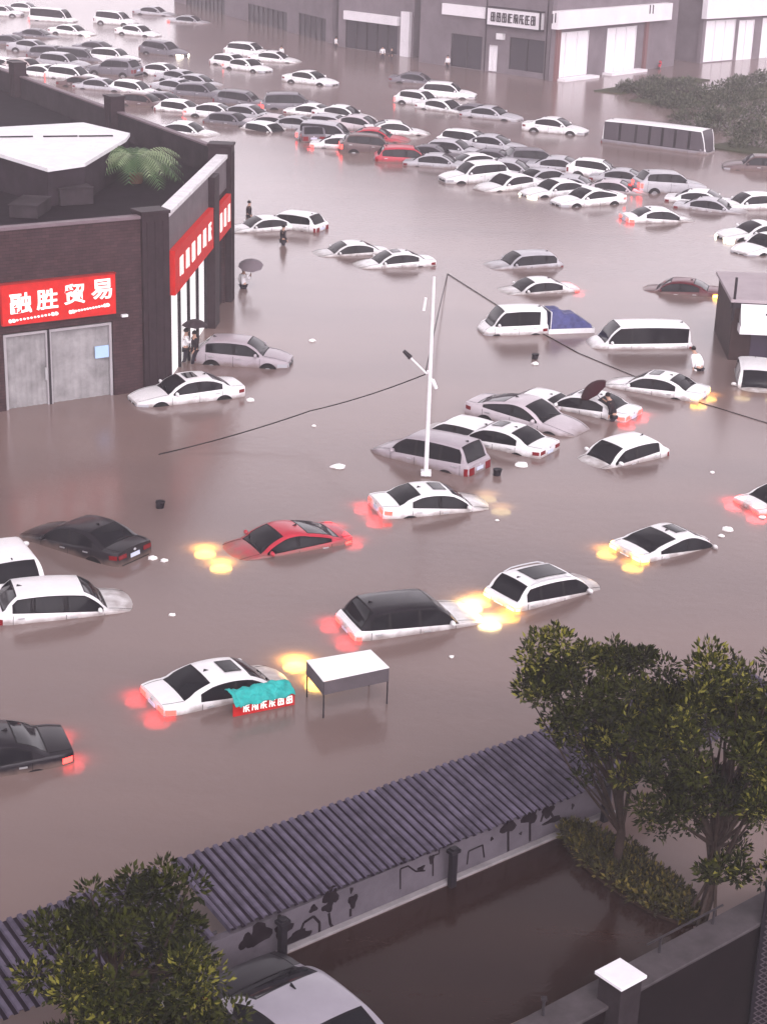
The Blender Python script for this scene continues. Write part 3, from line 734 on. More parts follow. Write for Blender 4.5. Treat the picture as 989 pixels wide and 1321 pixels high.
CURT = mat('grey_door_curtain', (.26, .25, .255), rough=.35, noise_s=1.5, noise_a=.35)
DGL = mat('dark_shop_glass', (.035, .032, .04), rough=.12)
WHITELIT = mat('lit_shop_front', (.8, .78, .78), rough=.4, emit=(1, .97, .97), es=.45, noise_s=1, noise_a=.05)
ROOFW = mat('white_roof_sheet', (.72, .70, .72), rough=.5, noise_s=1.3, noise_a=.12)
def strokes(mb, rot, c, w, h, seed, m=0, th=.02):
    """an unreadable character built from bars, centred on c in plane rot"""
    rnd = random.Random(seed)
    def bar(x0, y0, x1, y1, t):
        a = Vector((x0 * w, y0 * h, 0)); b = Vector((x1 * w, y1 * h, 0)); d = (b - a)
        q = Matrix.Translation(c) @ rot @ Matrix.Translation((a + b) / 2) @ Matrix.Rotation(math.atan2(d.y, d.x), 4, 'Z')
        mb.box((0, 0, 0), (d.length, t * h, th), mat4=q, m=m)
    bar(-.42, .38, .42, .38, .13); bar(-.4, rnd.uniform(-.05, .1), .4, rnd.uniform(-.05, .1), .12)
    bar(rnd.uniform(-.1, .1), .45, rnd.uniform(-.1, .1), -.45, .13)
    bar(-.35, .3, -.4, -.42, .12)
    if rnd.random() < .6: bar(.35, .3, .38, -.42, .12)
    if rnd.random() < .6: bar(-.4, -.42, .42, -.4, .12)
    else: bar(.05, 0, .42, -.45, .12)

# ------------------------------------------------------------------ near shop building at the left
A = at(217, 500); Cc = at(294, 385); Bl = at(10, 530)
LF = Fac(A, Bl); RF = Fac(A, Cc)
B_ = LF.P(16, 0)
HPA = zat(A, 263); HPC = zat(Cc, 180)
HP = 7.1
def parz(f, px, py): return f.pix(px, py)[1]
HP = parz(LF, 150, 281)
E_ = at(0, 89, HP); E_.z = 0
BK = Fac(Cc, E_)
E2 = BK.P(BK.L + 14, 0)
shop = empty('shop_building', (A.x, A.y, 0))
tag(shop, 'brown brick single storey shop with red sign and cluttered flat roof, at the left edge', 'building')
bpy.context.view_layer.update()
OG = (A.x, A.y, 0)
def sb(mb, name, mats, parent=shop, **k):
    o = mb.build(name, mats, None, org=None, **k)
    o.parent = parent
    o.matrix_parent_inverse = Matrix.Translation((-A.x, -A.y, 0))
    return o
d0 = LF.pix(148, 505)[0]; d1 = LF.pix(9, 530)[0]; dz = LF.pix(80, 422)[1]
m = MB(); LF.wall(m, 0, 16, -1.2, HP - .12, .3, [(d0, d1, -1.2, dz)]); sb(m, 'wall', BRICK)
m = MB(); LF.box(m, -.02, 16, HP - .12, HP, -.36, .05); sb(m, 'coping', mat('dark_coping', (.16, .12, .135), rough=.5, noise_s=2), bevel=.01)
# door leaves with curtains
mid = LF.pix(66, 500)[0]
for (a, b) in ((d0 + .08, mid - .06), (mid + .06, d1 - .08)):
    m = MB(); n = 26
    for k in range(n):
        u0, u1 = lerp(a, b, k / n), lerp(a, b, (k + 1) / n)
        o0 = -.2 + .025 * math.sin(k * 1.9); o1 = -.2 + .025 * math.sin((k + 1) * 1.9)
        m.quad(LF.P(u0, -.8, o0), LF.P(u1, -.8, o1), LF.P(u1, dz - .1, o1), LF.P(u0, dz - .1, o0))
    dd = sb(m, 'shop_door', [CURT], smooth=60)
    m = MB()
    for (x0, x1) in ((a - .05, a + .05), (b - .05, b + .05)): LF.box(m, x0, x1, -1, dz - .06, -.16, -.06)
    LF.box(m, a + .05, b - .05, dz - .16, dz - .06, -.155, -.065)
    fr = sb(m, 'door_frame', mat('aluminium_frame', (.42, .40, .42), rough=.35, metal=.5), parent=shop)
m = MB(); LF.box(m, mid - .045, mid + .045, -1, dz, -.2, -.03); sb(m, 'mullion', DARK_M)
m = MB(); LF.box(m, mid + .12, mid + .2, 1.0, 1.5, -.04, .02); sb(m, 'door_pull', RACK)
m = MB(); s0, z0 = LF.pix(142, 461); s1, z1 = LF.pix(124, 448); LF.box(m, s0, s1, z0, z1, -.12, -.08); sb(m, 'notice', mat('pale_blue_notice', (.35, .5, .75), rough=.5))
m = MB(); s0, z0 = LF.pix(160, 408); LF.box(m, s0 - .12, s0 + .12, z0, z0 + .09, 0, .14); sb(m, 'wall_lamp', WHITE_M)
# red sign board
sa, za = LF.pix(150, 401, .2); sb_, zb_ = LF.pix(4, 425, .2); zt_ = LF.pix(150, 353, .2)[1]
sign = empty('shop_sign', (0, 0, 0)); 
m = MB(); LF.box(m, sa, sb_, (za + zb_) / 2, zt_, .02, .2)
sgn_o = m.build('red_board', RED, sign)
m = MB(); LF.box(m, sa - .03, sb_ + .03, zt_, zt_ + .05, .01, .23); m.build('board_edge', mat('dark_red_edge', (.25, .02, .02), rough=.5), sign)
for ch, px, py in (('融', 27, 391), ('胜', 61, 386), ('贸', 96, 379), ('易', 131, 373)):
    s_, z_ = LF.pix(px, py, .21)
    textmesh(ch, 1, .015, 'sign_character', LETTER, sign, LF.P(s_, z_, .225), LF.rot(), width=.86, height=.78)
m = MB()
for (xa, ya, xb, yb) in ((11, 415, 75, 404), (89, 403, 141, 393)):
    (a0, c0), (a1, c1) = LF.pix(xa, ya, .21), LF.pix(xb, yb, .21)
    k = 14
    for i in range(k):
        u = (i + .5) / k; r_ = .075 if i < 2 or i > k - 3 else .045
        m.blob(LF.P(lerp(a0, a1, u), lerp(c0, c1, u), .215), (r_ * 1.2, .02, r_), 8, 5)
m.build('sign_underline', LETTER, sign)
tag(sign, 'red shop sign with four white characters above the curtained doors', 'sign')
# corner pillars
def pillar(p, dirv, wdt, dep, h, name='corner_pillar', mt=DKCOL):
    rz = math.atan2(dirv.y, dirv.x); m = MB()
    m.box((p.x, p.y, (h - 1.2) / 2), (wdt, dep, h + 1.2), rz)
    for k in (-.3, 0, .3):
        c = Vector((p.x, p.y, 0)) + Matrix.Rotation(rz, 3, 'Z') @ Vector((k * wdt, 0, 0))
        m.box((c.x, c.y, (h - 1.4) / 2), (wdt * .08, dep + .06, h + .8), rz)
    m.box((p.x, p.y, h + .03), (wdt + .1, dep + .1, .12), rz)
    return sb(m, name, mt, bevel=.015)
pillar(LF.P(.5, 0, -.3), LF.d, 1.15, .9, HPA - .3)
pillar(RF.P(RF.L - .3, 0, -.25), RF.d, .9, 1.1, HPC - .2)
for px, py in ((148, 148), (24, 113)):
    s_, z_ = BK.pix(px, py); q = BK.P(s_, 0, 0); pillar(q, BK.d, 1.0, .8, HP + .75)
# right facade: openings, grey parapet band, white coping
HR = RF.pix(245, 233)[1]
HR = max(HR, HP - .4)
bandb = RF.pix(219, 321)[1]; dtop = RF.pix(219, 379)[1]
m = MB(); RF.wall(m, 0, RF.L, -1.2, bandb, .3, [(.9, RF.L * .62, -1.2, dtop), (RF.L * .70, RF.L * .94, -1.2, dtop)]); sb(m, 'wall', BRICK)
m = MB(); RF.box(m, .1, RF.L - .2, bandb, HP - .15, -.3, .06); sb(m, 'parapet_panel', GREYP)
m = MB(); RF.box(m, .1, RF.L - .2, HP - .15, HP + .02, -.42, .12); sb(m, 'coping', CAPM, bevel=.01)
m = MB(); RF.box(m, .95, RF.L * .62 - .03, -1, dtop - .05, -.25, -.15); sb(m, 'lit_window', WHITELIT)
m = MB()
for k in range(5):
    a = lerp(.9, RF.L * .62, k / 4); RF.box(m, a - .05, a + .05, -1, dtop, -.16, -.02)
sb(m, 'window_frame', DARK_M)
m = MB(); RF.box(m, RF.L * .70, RF.L * .94, -1, dtop, -.25, -.15); sb(m, 'shop_window', DGL)
m = MB(); RF.box(m, RF.L * .62, RF.L * .70, -1.2, HP - .2, .003, .35); sb(m, 'pilaster', DKCOL)
sg2 = empty('street_sign_board')
m = MB(); RF.box(m, .25, RF.L * .615, dtop + .02, bandb + .03, .07, .3); m.build('red_board', RED, sg2)
m = MB()
for k in range(6):
    c = RF.P(lerp(1.6, RF.L * .55, k / 5), (dtop + bandb) / 2 + .05, .31); strokes(m, RF.rot(), c, .8, .85, 20 + k)
m.build('sign_lettering', LETTER, sg2)
tag(sg2, 'long red sign with white characters over the bright side windows', 'sign')
sg3 = empty('street_sign_board')
m = MB(); RF.box(m, RF.L * .71, RF.L * .94, RF.pix(284, 300)[1], RF.pix(284, 256)[1], .07, .3); m.build('red_board', RED, sg3)
m = MB()
for k in range(3):
    c = RF.P(lerp(RF.L * .75, RF.L * .90, k / 2), RF.pix(284, 278)[1], .31); strokes(m, RF.rot(), c, .6, .9, 60 + k)
m.build('sign_lettering', LETTER, sg3)
tag(sg3, 'short red sign with white characters beside the far corner pillar', 'sign')
# back parapet, roof deck
m = MB(); BK.box(m, .3, BK.L + 14, -1.2, HP - .05, -.25, 0); sb(m, 'back_parapet', INNERP)
m = MB(); BK.box(m, .3, BK.L + 14, HP - .05, HP + .03, -.3, .05); sb(m, 'coping', mat('dark_coping'))
ZR = HP - 1.25
roofp = [LF.P(0.05, ZR, -.3), RF.P(RF.L - .1, ZR, -.3), BK.P(BK.L + 14, ZR, 0), LF.P(16, ZR, -.3)]
m = MB(); m.prism(roofp, (0, 0, -.2)); sb(m, 'roof_deck', ROOFD)
m = MB(); m.prism([LF.P(16, -1.2, -.3), LF.P(16.3, -1.2, -.3), BK.P(BK.L + 14, -1.2, 0) + Vector((-.3, 0, 0)), BK.P(BK.L + 14, -1.2, 0)], (0, 0, HP + 1)); sb(m, 'wall', BRICK)
# rooftop hut with white sheet roof
ZH = ZR + 1.5
hp = [at(x, y, ZH) for x, y in ((-60, 178), (0, 168), (108, 162), (168, 176), (163, 183), (110, 215), (62, 222), (0, 203), (-60, 188))]
hut = empty('rooftop_hut', (hp[4].x, hp[4].y, ZR))
def hb(mb, name, mt, **k):
    o = mb.build(name, mt, None, **k); o.parent = hut; o.matrix_parent_inverse = Matrix.Translation((-hp[4].x, -hp[4].y, -ZR)); return o
m = MB(); m.prism(hp, (0, 0, .16)); hb(m, 'roof_sheet', ROOFW)
cen = sum(hp, Vector()) / len(hp)
m = MB(); m.prism([Vector((lerp(cen.x, p.x, .985), lerp(cen.y, p.y, .985), ZR)) for p in hp], (0, 0, ZH - ZR)); hb(m, 'hut_wall', mat('dark_hut_wall', (.03, .022, .028), rough=.8, noise_s=1, noise_a=.4))
m = MB()
for a, b in ((.25, .3), (.5, .42), (.7, .6)):
    p = hp[0].lerp(hp[3], a); m.box((p.x + 1, p.y - .8, ZH + .2), (1.6, .08, .06), .3)
hb(m, 'roof_batten', DARK_M)
tag(hut, 'low hut with a bright white sheet roof on the flat shop roof', 'hut')
# rooftop clutter and palm
GRD = mat('palm_frond_green', (.07, .12, .055), rough=.5); GRL = mat('palm_frond_pale', (.22, .28, .16), rough=.45)
def potted_palm(p, r, n, seed, label):
    rnd = random.Random(seed); e = empty('potted_palm', p)
    m = MB(); m.tube([(0, 0, 0), (0, 0, .45)], .28, 12, r2=.36); m.build('pot', mat('clay_pot', (.16, .07, .05), rough=.8), e, smooth=50)
    m = MB(); m.tube([(0, 0, .4), (.03, 0, 1.1)], .06, 8, r2=.04); m.build('stem', mat('palm_stem', (.09, .07, .04), rough=.9), e)
    m = MB()
    for k in range(n):
        a = 2 * math.pi * k / n + rnd.uniform(-.2, .2); el = rnd.uniform(.5, 1.2); L = r * rnd.uniform(.8, 1.1); mi = rnd.random() < .35
        pts = []
        for i in range(9):
            t = i / 8; pts.append(Vector((math.cos(a) * L * t * math.cos(el * .4), math.sin(a) * L * t * math.cos(el * .4), 1.05 + el * L * t * .8 - 1.1 * L * t * t * .8)))
        for i in range(8):
            d = (pts[i + 1] - pts[i]).normalized(); s_ = d.cross(Vector((0, 0, 1))).normalized()
            for sg in (1, -1):
                for h in (0, .5):
                    b0 = pts[i].lerp(pts[i + 1], h); ln = L * .32 * math.sin(math.pi * (.15 + .8 * (i + h) / 8))
                    tip = b0 + s_ * sg * ln + d * ln * .6 - Vector((0, 0, ln * .45))
                    m.quad(b0, b0 + d * .07, tip, m=int(mi))
    m.build('fronds', [GRD, GRL], e, recalc=False)
    tag(e, label, 'plant')
p1 = at(176, 236, ZR); potted_palm(p1, 2.2, 54, 1, 'leafy green palm on the shop roof right of the white hut')
m = MB(); p = at(122, 238, ZR); m.tube([p, p + Vector((0, 0, 2.0))], .035, 6); m.tube([p + Vector((0, 0, 1.3)), p + Vector((.5, 0, 1.35))], .025, 6); m.box(tuple(p + Vector((-.35, 0, .35))), (.5, .3, .25), .4)
tag(m.build('antenna_mast', WHITE_M, org=tuple(p)), 'thin aerial mast in front of the white rooftop hut', 'aerial')
for i, (px, py, sx, sy, sz, lab) in enumerate(((95, 262, 1.5, 1.0, .7, 'dark crate on the shop roof near the left parapet'), (40, 275, 2.2, 1.2, .5, 'long dark box on the shop roof at the left edge'), (205, 225, .8, .8, .8, 'dark cabinet on the roof beside the large palm'))):
    p = at(px, py, ZR); m = MB(); m.box((p.x, p.y, ZR + sz / 2), (sx, sy, sz), .5 + i); m.box((p.x, p.y, ZR + sz + .02), (sx * 1.06, sy * 1.06, .05), .5 + i)
    tag(m.build('storage_box', INNERP, org=(p.x, p.y, ZR), bevel=.03), lab, 'box', 'boxes on the shop roof')

# ------------------------------------------------------------------ far shops
FW = mat('white_fascia', (.70, .67, .70), rough=.5, noise_s=.5, noise_a=.08)
FWALL = mat('grey_shop_wall', (.16, .135, .15), rough=.7, noise_s=.4, noise_a=.25)
FRED = mat('reddish_pier', (.16, .08, .08), rough=.7)
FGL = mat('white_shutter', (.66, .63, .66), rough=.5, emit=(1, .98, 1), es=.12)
def far_building(label, base, h, depth, opening, fasc, name='shop_building'):
    """base: two ground pixels; opening: (x0,x1,ytop,kind) windows; fasc:(x0,y0,x1,y1,drop)"""
    p, q = at(*base[0]), at(*base[1]); f = Fac(p, q); e = empty(name, (p.x, p.y, 0)); inv = Matrix.Translation((-p.x, -p.y, 0))
    def fb(mb, nm, mt, par=None, **k):
        o = mb.build(nm, mt, None, **k); o.parent = e; o.matrix_parent_inverse = inv; return o
    holes = []
    for (x0, x1, yb, yt, kind) in opening:
        s0, s1 = sorted((f.pix(x0, yb)[0], f.pix(x1, yb)[0])); z0 = max(-1, f.pix((x0 + x1) / 2, yb)[1]); z1 = f.pix((x0 + x1) / 2, yt)[1]
        holes.append((s0, s1, z0, z1)); 
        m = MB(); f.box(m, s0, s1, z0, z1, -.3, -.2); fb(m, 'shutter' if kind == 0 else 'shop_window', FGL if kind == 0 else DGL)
        m = MB(); nn = max(2, int((s1 - s0) / 1.6))
        for k in range(nn + 1):
            a = lerp(s0, s1, k / nn); f.box(m, a - .06, a + .06, z0, z1, -.21, -.05)
        f.box(m, s0, s1, z1 - .1, z1, -.2, -.06); fb(m, 'window_frame', DARK_M if kind else FW)
    m = MB(); f.wall(m, 0, f.L, -1.2, h, .5, holes); fb(m, 'wall', FWALL)
    if depth: m = MB(); f.box(m, .5, f.L - .5, -1.2, h - .05, -depth, -.5); fb(m, 'building_block', FWALL)
    for (x0, y0, x1, y1, dr, mt) in fasc:
        (a0, z0), (a1, z1) = f.pix(x0, y0), f.pix(x1, y1); z = (z0 + z1) / 2; a0, a1 = sorted((a0, a1))
        m = MB(); f.box(m, a0, a1, z - dr, z, .01, .7); fb(m, 'fascia', mt)
    return f, e, fb
fA, eA, fbA = far_building('x', ((712, 105), (868, 85)), 16, None,
    [(713, 756, 99, 41, 0), (779, 817, 93, 35, 0)], [])
m = MB(); (a0, z0), (a1, z1) = fA.pix(712, 17, .8), fA.pix(868, -2, .8); zb0 = fA.pix(712, 39, .8)[1]; fA.box(m, -.8, a1, zb0, z0 + .1, .01, .8); fbA(m, 'fascia', FW)
m = MB()
for x, y in ((712, 24), (716, 23), (838, 12), (842, 12)):
    a, z = fA.pix(x, y, .82); fA.box(m, a - .08, a + .08, z - .45, z + .45, .803, .85)
fbA(m, 'sign_lettering', LETTERD)
m = MB(); fA.box(m, 0.05, .7, -1, zb0 - .05, .003, .25); a, _ = fA.pix(826, 90); fA.box(m, a, a + .5, -1, zb0 - .05, .003, .3); fbA(m, 'pier', FRED)
m = MB(); a, z = fA.pix(712, 104)[0], 0
fA.box(m, .5, fA.pix(760, 98)[0], -.3, .25, .01, 1.2); fA.box(m, fA.pix(776, 96)[0], fA.pix(822, 90)[0], -.3, .25, .01, 1.2); fbA(m, 'doorstep', FW)
tag(eA, 'hazy shop building with wide white fascia and two bright shopfronts, top right', 'building')
fA2, eA2, fbA2 = far_building('x', ((706, 103), (540, 80)), 16, None,
    [(629, 640, 92, 58, 0), (655, 700, 92, 50, 1), (580, 620, 88, 45, 1)], [])
m = MB(); (a0, z0), (a1, z1) = fA2.pix(697, 17, .6), fA2.pix(628, 7, .6); zlo = fA2.pix(697, 39, .6)[1]
fA2.box(m, a0, a1, zlo, z0, .01, .6); fbA2(m, 'sign_board', FW)
m = MB(); fA2.box(m, a0 - .1, a1 + .1, z0, z0 + .14, .01, .65); fA2.box(m, a0 - .1, a1 + .1, zlo - .14, zlo, .01, .65); fA2.box(m, a1 - .1, a1 + .1, zlo, z0, .6, .66); fA2.box(m, a0 - .12, a0 + .1, zlo, z0, .6, .66); fbA2(m, 'sign_border', LETTERD)
m = MB()
for k in range(8):
    c = fA2.P(lerp(a0 + .9, a1 - .9, k / 7), (z0 + zlo) / 2, .63); strokes(m, fA2.rot(), c, abs(a1 - a0) / 11, (z0 - zlo) * .62, 80 + k, th=.05)
fbA2(m, 'sign_lettering', LETTERD)
m = MB(); (b0, y0), (b1, y1) = fA2.pix(626, 10, .4), fA2.pix(570, 4, .4); fA2.box(m, b0, b1, y0 - 1.1, y0, .01, .4); fbA2(m, 'fascia', FW)
m = MB(); m.prism([fA.P(.6, -1.2, -.6), fA.P(fA.L - .2, -1.2, -.6), fA2.P(fA2.L - .2, -1.2, -.6), fA2.P(.6, -1.2, -.6)], (0, 0, 17)); fbA2(m, 'building_block', FWALL)
for (px, py) in ((647, 47),):
    a, z = fA2.pix(px, py); m = MB(); fA2.box(m, a - .45, a + .45, z - .3, z + .3, .01, .4); fA2.box(m, a - .3, a + .1, z - .22, z + .22, .401, .42); fbA2(m, 'air_conditioner', CAPM)
for px in (625, 703):
    a, z = fA2.pix(px, 80); m = MB(); m.tube([fA2.P(a, -1, .08), fA2.P(a, 15, .08)], .07, 6); fbA2(m, 'downpipe', INNERP)
tag(eA2, 'dark hazy shop side with a framed signboard of dark characters and a white doorway', 'building')
fB, eB, fbB = far_building('x', ((902, 82), (1040, 70)), 16, 18,
    [(906, 944, 79, 26, 0), (948, 968, 79, 26, 0), (978, 1030, 76, 22, 0)], [])
m = MB(); zt = 16; zlo = fB.pix(905, 25, .7)[1]; fB.box(m, -.5, fB.L, zlo, zlo + 3.2, .01, .7); fbB(m, 'fascia', FW)
tag(eB, 'hazy shop building with tall white shutters in the top right corner', 'building')
fC, eC, fbC = far_building('x', ((532, 74), (436, 60)), 15, 16,
    [(445, 512, 66, 28, 1)], [])
m = MB(); (a0, z0), (a1, z1) = fC.pix(512, 22, .5), fC.pix(443, 13, .5); fC.box(m, a0, a1, z0 - .95, z0, .01, .5); fbC(m, 'fascia', FW)
m = MB(); a, _ = fC.pix(519, 60); a2, _ = fC.pix(530, 60); fC.box(m, min(a, a2), max(a, a2), -1, fC.pix(525, 15)[1], .003, .4); fbC(m, 'pier', FW)
tag(eC, 'dim hazy shop with a narrow white strip sign and a white pier, top middle', 'building')
fD, eD, fbD = far_building('x', ((428, 56), (225, 2)), 15, 16,
    [(240, 290, 20, -6, 1), (320, 370, 40, 10, 1), (385, 420, 50, 20, 1)], [])
tag(eD, 'long dark hazy building behind the four white cars, top left of the shops', 'building')

# ------------------------------------------------------------------ kiosk at right edge
kp = at(938, 464); kd = Vector((math.cos(R(-3)), math.sin(R(-3)), 0)); kf = Fac(kp, kp + kd * 6)
KH = kf.pix(960, 387)[1]
ki = empty('kiosk', (kp.x, kp.y, 0)); inv = Matrix.Translation((-kp.x, -kp.y, 0))
def kb(mb, nm, mt, **k):
    o = mb.build(nm, mt, None, **k); o.parent = ki; o.matrix_parent_inverse = inv; return o
m = MB(); kf.box(m, 0, 6, -1, KH - .1, -5.2, 0); kb(m, 'wall', mat('brown_kiosk_panel', (.045, .028, .028), rough=.6, noise_s=1.2, noise_a=.3), bevel=.03)
m = MB(); kf.box(m, -.15, 6.1, KH - .1, KH + .05, -5.35, .18); kb(m, 'roof', mat('grey_kiosk_roof', (.36, .31, .33), rough=.6, noise_s=.8, noise_a=.12), bevel=.02)
m = MB(); kf.box(m, -.15, 6.1, KH - .35, KH - .1, .003, .1); kb(m, 'eave_band', DARK_M)
m = MB(); (a0, z0), (a1, z1) = kf.pix(953, 424, .3), kf.pix(953, 393, .3)
m.prism([kf.P(a0, z0 + .25, .02), kf.P(a0, z0 + .2, .75), kf.P(a0, z1 + .1, .02)], kf.d * 4); kb(m, 'awning', WHITE_M)
m = MB(); kf.box(m, a0 - .05, a0 + 4, z0 - .12, z0 + .2, .02, .8); kb(m, 'counter', CAPM)
m = MB(); q = kf.P(a0 + 1.4, (z0 + z1) / 2 + .17, .42); strokes_rot = Matrix((kf.d, (kf.P(0, z1 - z0, -.7) - kf.P(0, 0, 0)).normalized(), kf.n)).transposed().to_4x4()
m.box((0, 0, 0), (.7, .07, .05), mat4=Matrix.Translation(q) @ kf.rot()); kb(m, 'dash_mark', LETTERD)
m = MB(); kf.box(m, .9, 6, .1, z0 - .3, .005, .04); kb(m, 'dark_window', mat('violet_dark_panel', (.05, .04, .06), rough=.3))
m = MB(); c = kf.P(0, KH - .9, .12); m.tube([c, c + Vector((0, 0, 1.9))], .06, 8); kb(m, 'corner_post', DARK_M)
tag(ki, 'brown kiosk with grey flat roof and white awning at the right edge', 'kiosk')

# ------------------------------------------------------------------ white table with skirt
G = at(417, 928); ZT = zat(G, 881)
tc = [at(x, y, ZT) for x, y in ((395, 853), (478, 839), (502, 862), (417, 880))]
tb = empty('stall_table', tuple(at(445, 895))); inv = Matrix.Translation(-at(445, 895))
def tbb(mb, nm, mt, **k):
    o = mb.build(nm, mt, None, **k); o.parent = tb; o.matrix_parent_inverse = inv; return o
m = MB(); m.prism(tc, (0, 0, .03)); tbb(m, 'table_top', mat('white_table_top', (.8, .79, .8), rough=.35, noise_s=2, noise_a=.06), bevel=.008)
cc_ = sum(tc, Vector()) / 4
for i in range(4):
    a, b = tc[i].lerp(cc_, .02), tc[(i + 1) % 4].lerp(cc_, .02); n = (b - a).cross(Vector((0, 0, 1))).normalized() * .02
    m = MB(); m.prism([a - Vector((0, 0, .36)), b - Vector((0, 0, .36)), b - Vector((0, 0, .36)) - n, a - Vector((0, 0, .36)) - n], (0, 0, .355)); tbb(m, 'side_panel', mat('grey_table_panel', (.10, .085, .095), rough=.5, noise_s=3))
for c in tc:
    c = c.lerp(cc_, .03); m = MB(); m.tube([(c.x, c.y, -.8), (c.x, c.y, ZT)], .022, 6); tbb(m, 'leg', DARK_M)
tag(tb, 'white topped metal stall table on thin legs standing in the flood', 'table')

# ------------------------------------------------------------------ teal tarpaulin and red banner
def lin(a, b, t): return a[0] + (b[0] - a[0]) * t, a[1] + (b[1] - a[1]) * t
m = MB(); nx, ny = 60, 20; g = []
for i in range(nx + 1):
    u = i / nx; row = []
    for j in range(ny + 1):
        v = j / ny
        a = at(*lin((290, 893), (368, 877), u), .62); b = at(*lin((304, 915), (381, 897), u), .30)
        p = a.lerp(b, v); p.z += .10 * math.sin(v * math.pi) + .035 * abs(math.sin(u * 15 + v * 3)) + .07 * noise.noise(Vector((u * 7, v * 4, 1))) + .03 * noise.noise(Vector((u * 22, v * 12, 5)))
        if u < .08: p.z += .06
        row.append(p)
    g.append(row)
for i in range(nx):
    for j in range(ny): m.quad(g[i][j], g[i + 1][j], g[i + 1][j + 1], g[i][j + 1])
o = m.build('teal_tarpaulin', TEAL, smooth=70)
md = o.modifiers.new('thick', 'SOLIDIFY'); md.thickness = .02
tag(o, 'crumpled teal tarpaulin hanging against the side of the white sedan', 'tarpaulin')
p, q = at(301, 925), at(380, 909); bf = Fac(p, q)
bn = empty('red_banner', tuple(p)); inv = Matrix.Translation(-p)
m = MB(); bf.box(m, 0, bf.L, .0, .34, -.03, 0); o = m.build('banner_cloth', REDB, None); o.parent = bn; o.matrix_parent_inverse = inv
m = MB()
for k in range(6):
    strokes(m, bf.rot(), bf.P(lerp(.35, bf.L - .15, k / 5), .18, .012), bf.L / 9, .22, 40 + k, th=.015)
o = m.build('banner_lettering', LETTER, None); o.parent = bn; o.matrix_parent_inverse = inv
tag(bn, 'small red banner with white characters below the teal tarpaulin', 'banner')

# ------------------------------------------------------------------ lamp pole and cables
pb = at(549, 614); ZP = zat(pb, 357)
pl = empty('lamp_pole', tuple(pb))
m = MB(); m.tube([(0, 0, -1), (0, 0, ZP * .5), (0, 0, ZP)], .085, 12, r2=.05); m.build('pole', WHITE_M, pl, smooth=60)
def pz(px, py): # on vertical plane through pole facing camera
    f = Fac(pb, pb + Vector((1, 0, 0))); s, z = f.pix(px, py); return Vector((s, 0, z))
for (x0, y0, x1, y1) in ((550, 482, 528, 460), (551, 478, 558, 492)):
    a, b = pz(x0, y0), pz(x1, y1); m = MB(); m.tube([a, b], .035, 6); m.build('arm', WHITE_M, pl)
    m = MB(); d = (b - a).normalized(); m.tube([b - d * .05, b + d * .28], .09, 10, r2=.06); m.build('camera_head', DARK_M if x1 < 540 else WHITE_M, pl, smooth=50)
a = pz(549, 384); m = MB(); m.tube([a, a + Vector((-.05, 0, -.45))], .05, 8); m.build('bracket', WHITE_M, pl)
m = MB(); m.box((0, 0, .12), (.36, .36, .16)); m.build('collar', WHITE_M, pl, bevel=.02)
tag(pl, 'thin white metal pole rising from the flood behind the white sedan', 'pole')
def cable(pts, r, label, sag=0):
    m = MB(); out = []
    for a, b in zip(pts[:-1], pts[1:]):
        for k in range(12):
            t = k / 12; p = a.lerp(b, t); p.z -= sag * 4 * t * (1 - t) * (b - a).length * .05; p.z = max(p.z, .02) ; out.append(p)
    out.append(pts[-1]); m.tube(out, r, 6)
    tag(m.build('cable', mat('black_cable', (.02, .016, .018), rough=.6), org=tuple(pts[0]), smooth=60), label, 'cable', 'fallen cables at the lamp pole')
att = pb + pz(548, 483)
cable([att, at(400, 530, .9), at(205, 586, .02)], .022, 'black cable running from the pole down to the water at the left', .3)
cable([att, at(566, 400, .8), at(577, 353, .03)], .02, 'black cable running from the pole back to the water beyond', 0)
cable([at(577, 353, .03), at(632, 388, .03), at(690, 425, .02), at(745, 455, .02)], .02, 'black cable floating toward the small truck and van', 0)
cable([at(745, 455, .02), at(800, 478, .02), at(905, 520, .02), at(1000, 549, .02)], .016, 'black cable floating past the van to the right edge', 0)

# ------------------------------------------------------------------ people
SKIN = mat('skin', (.42, .26, .2), rough=.6); HAIR = mat('black_hair', (.012, .01, .01), rough=.6)
def skin_mesh(name, verts, edges, radii, root, mt, parent, sub=1):
    me = bpy.data.meshes.new('t'); me.from_pydata([tuple(v) for v in verts], edges, [])
    o = bpy.data.objects.new('t', me); col.objects.link(o)
    sm = o.modifiers.new('s', 'SKIN'); sm.use_smooth_shade = True
    for i, r_ in enumerate(radii):
        me.skin_vertices[0].data[i].radius = (r_, r_) if not isinstance(r_, tuple) else r_
        me.skin_vertices[0].data[i].use_root = (i == root)
    ss = o.modifiers.new('u', 'SUBSURF'); ss.levels = sub; ss.render_levels = sub
    bpy.context.view_layer.update()
    nm = bpy.data.meshes.new_from_object(o.evaluated_get(bpy.context.evaluated_depsgraph_get()))
    bpy.data.objects.remove(o); nm.materials.clear(); nm.materials.append(mt); nm.name = name
    nm.polygons.foreach_set('use_smooth', [True] * len(nm.polygons))
    q = bpy.data.objects.new(name, nm); col.objects.link(q); q.parent = parent
    return q
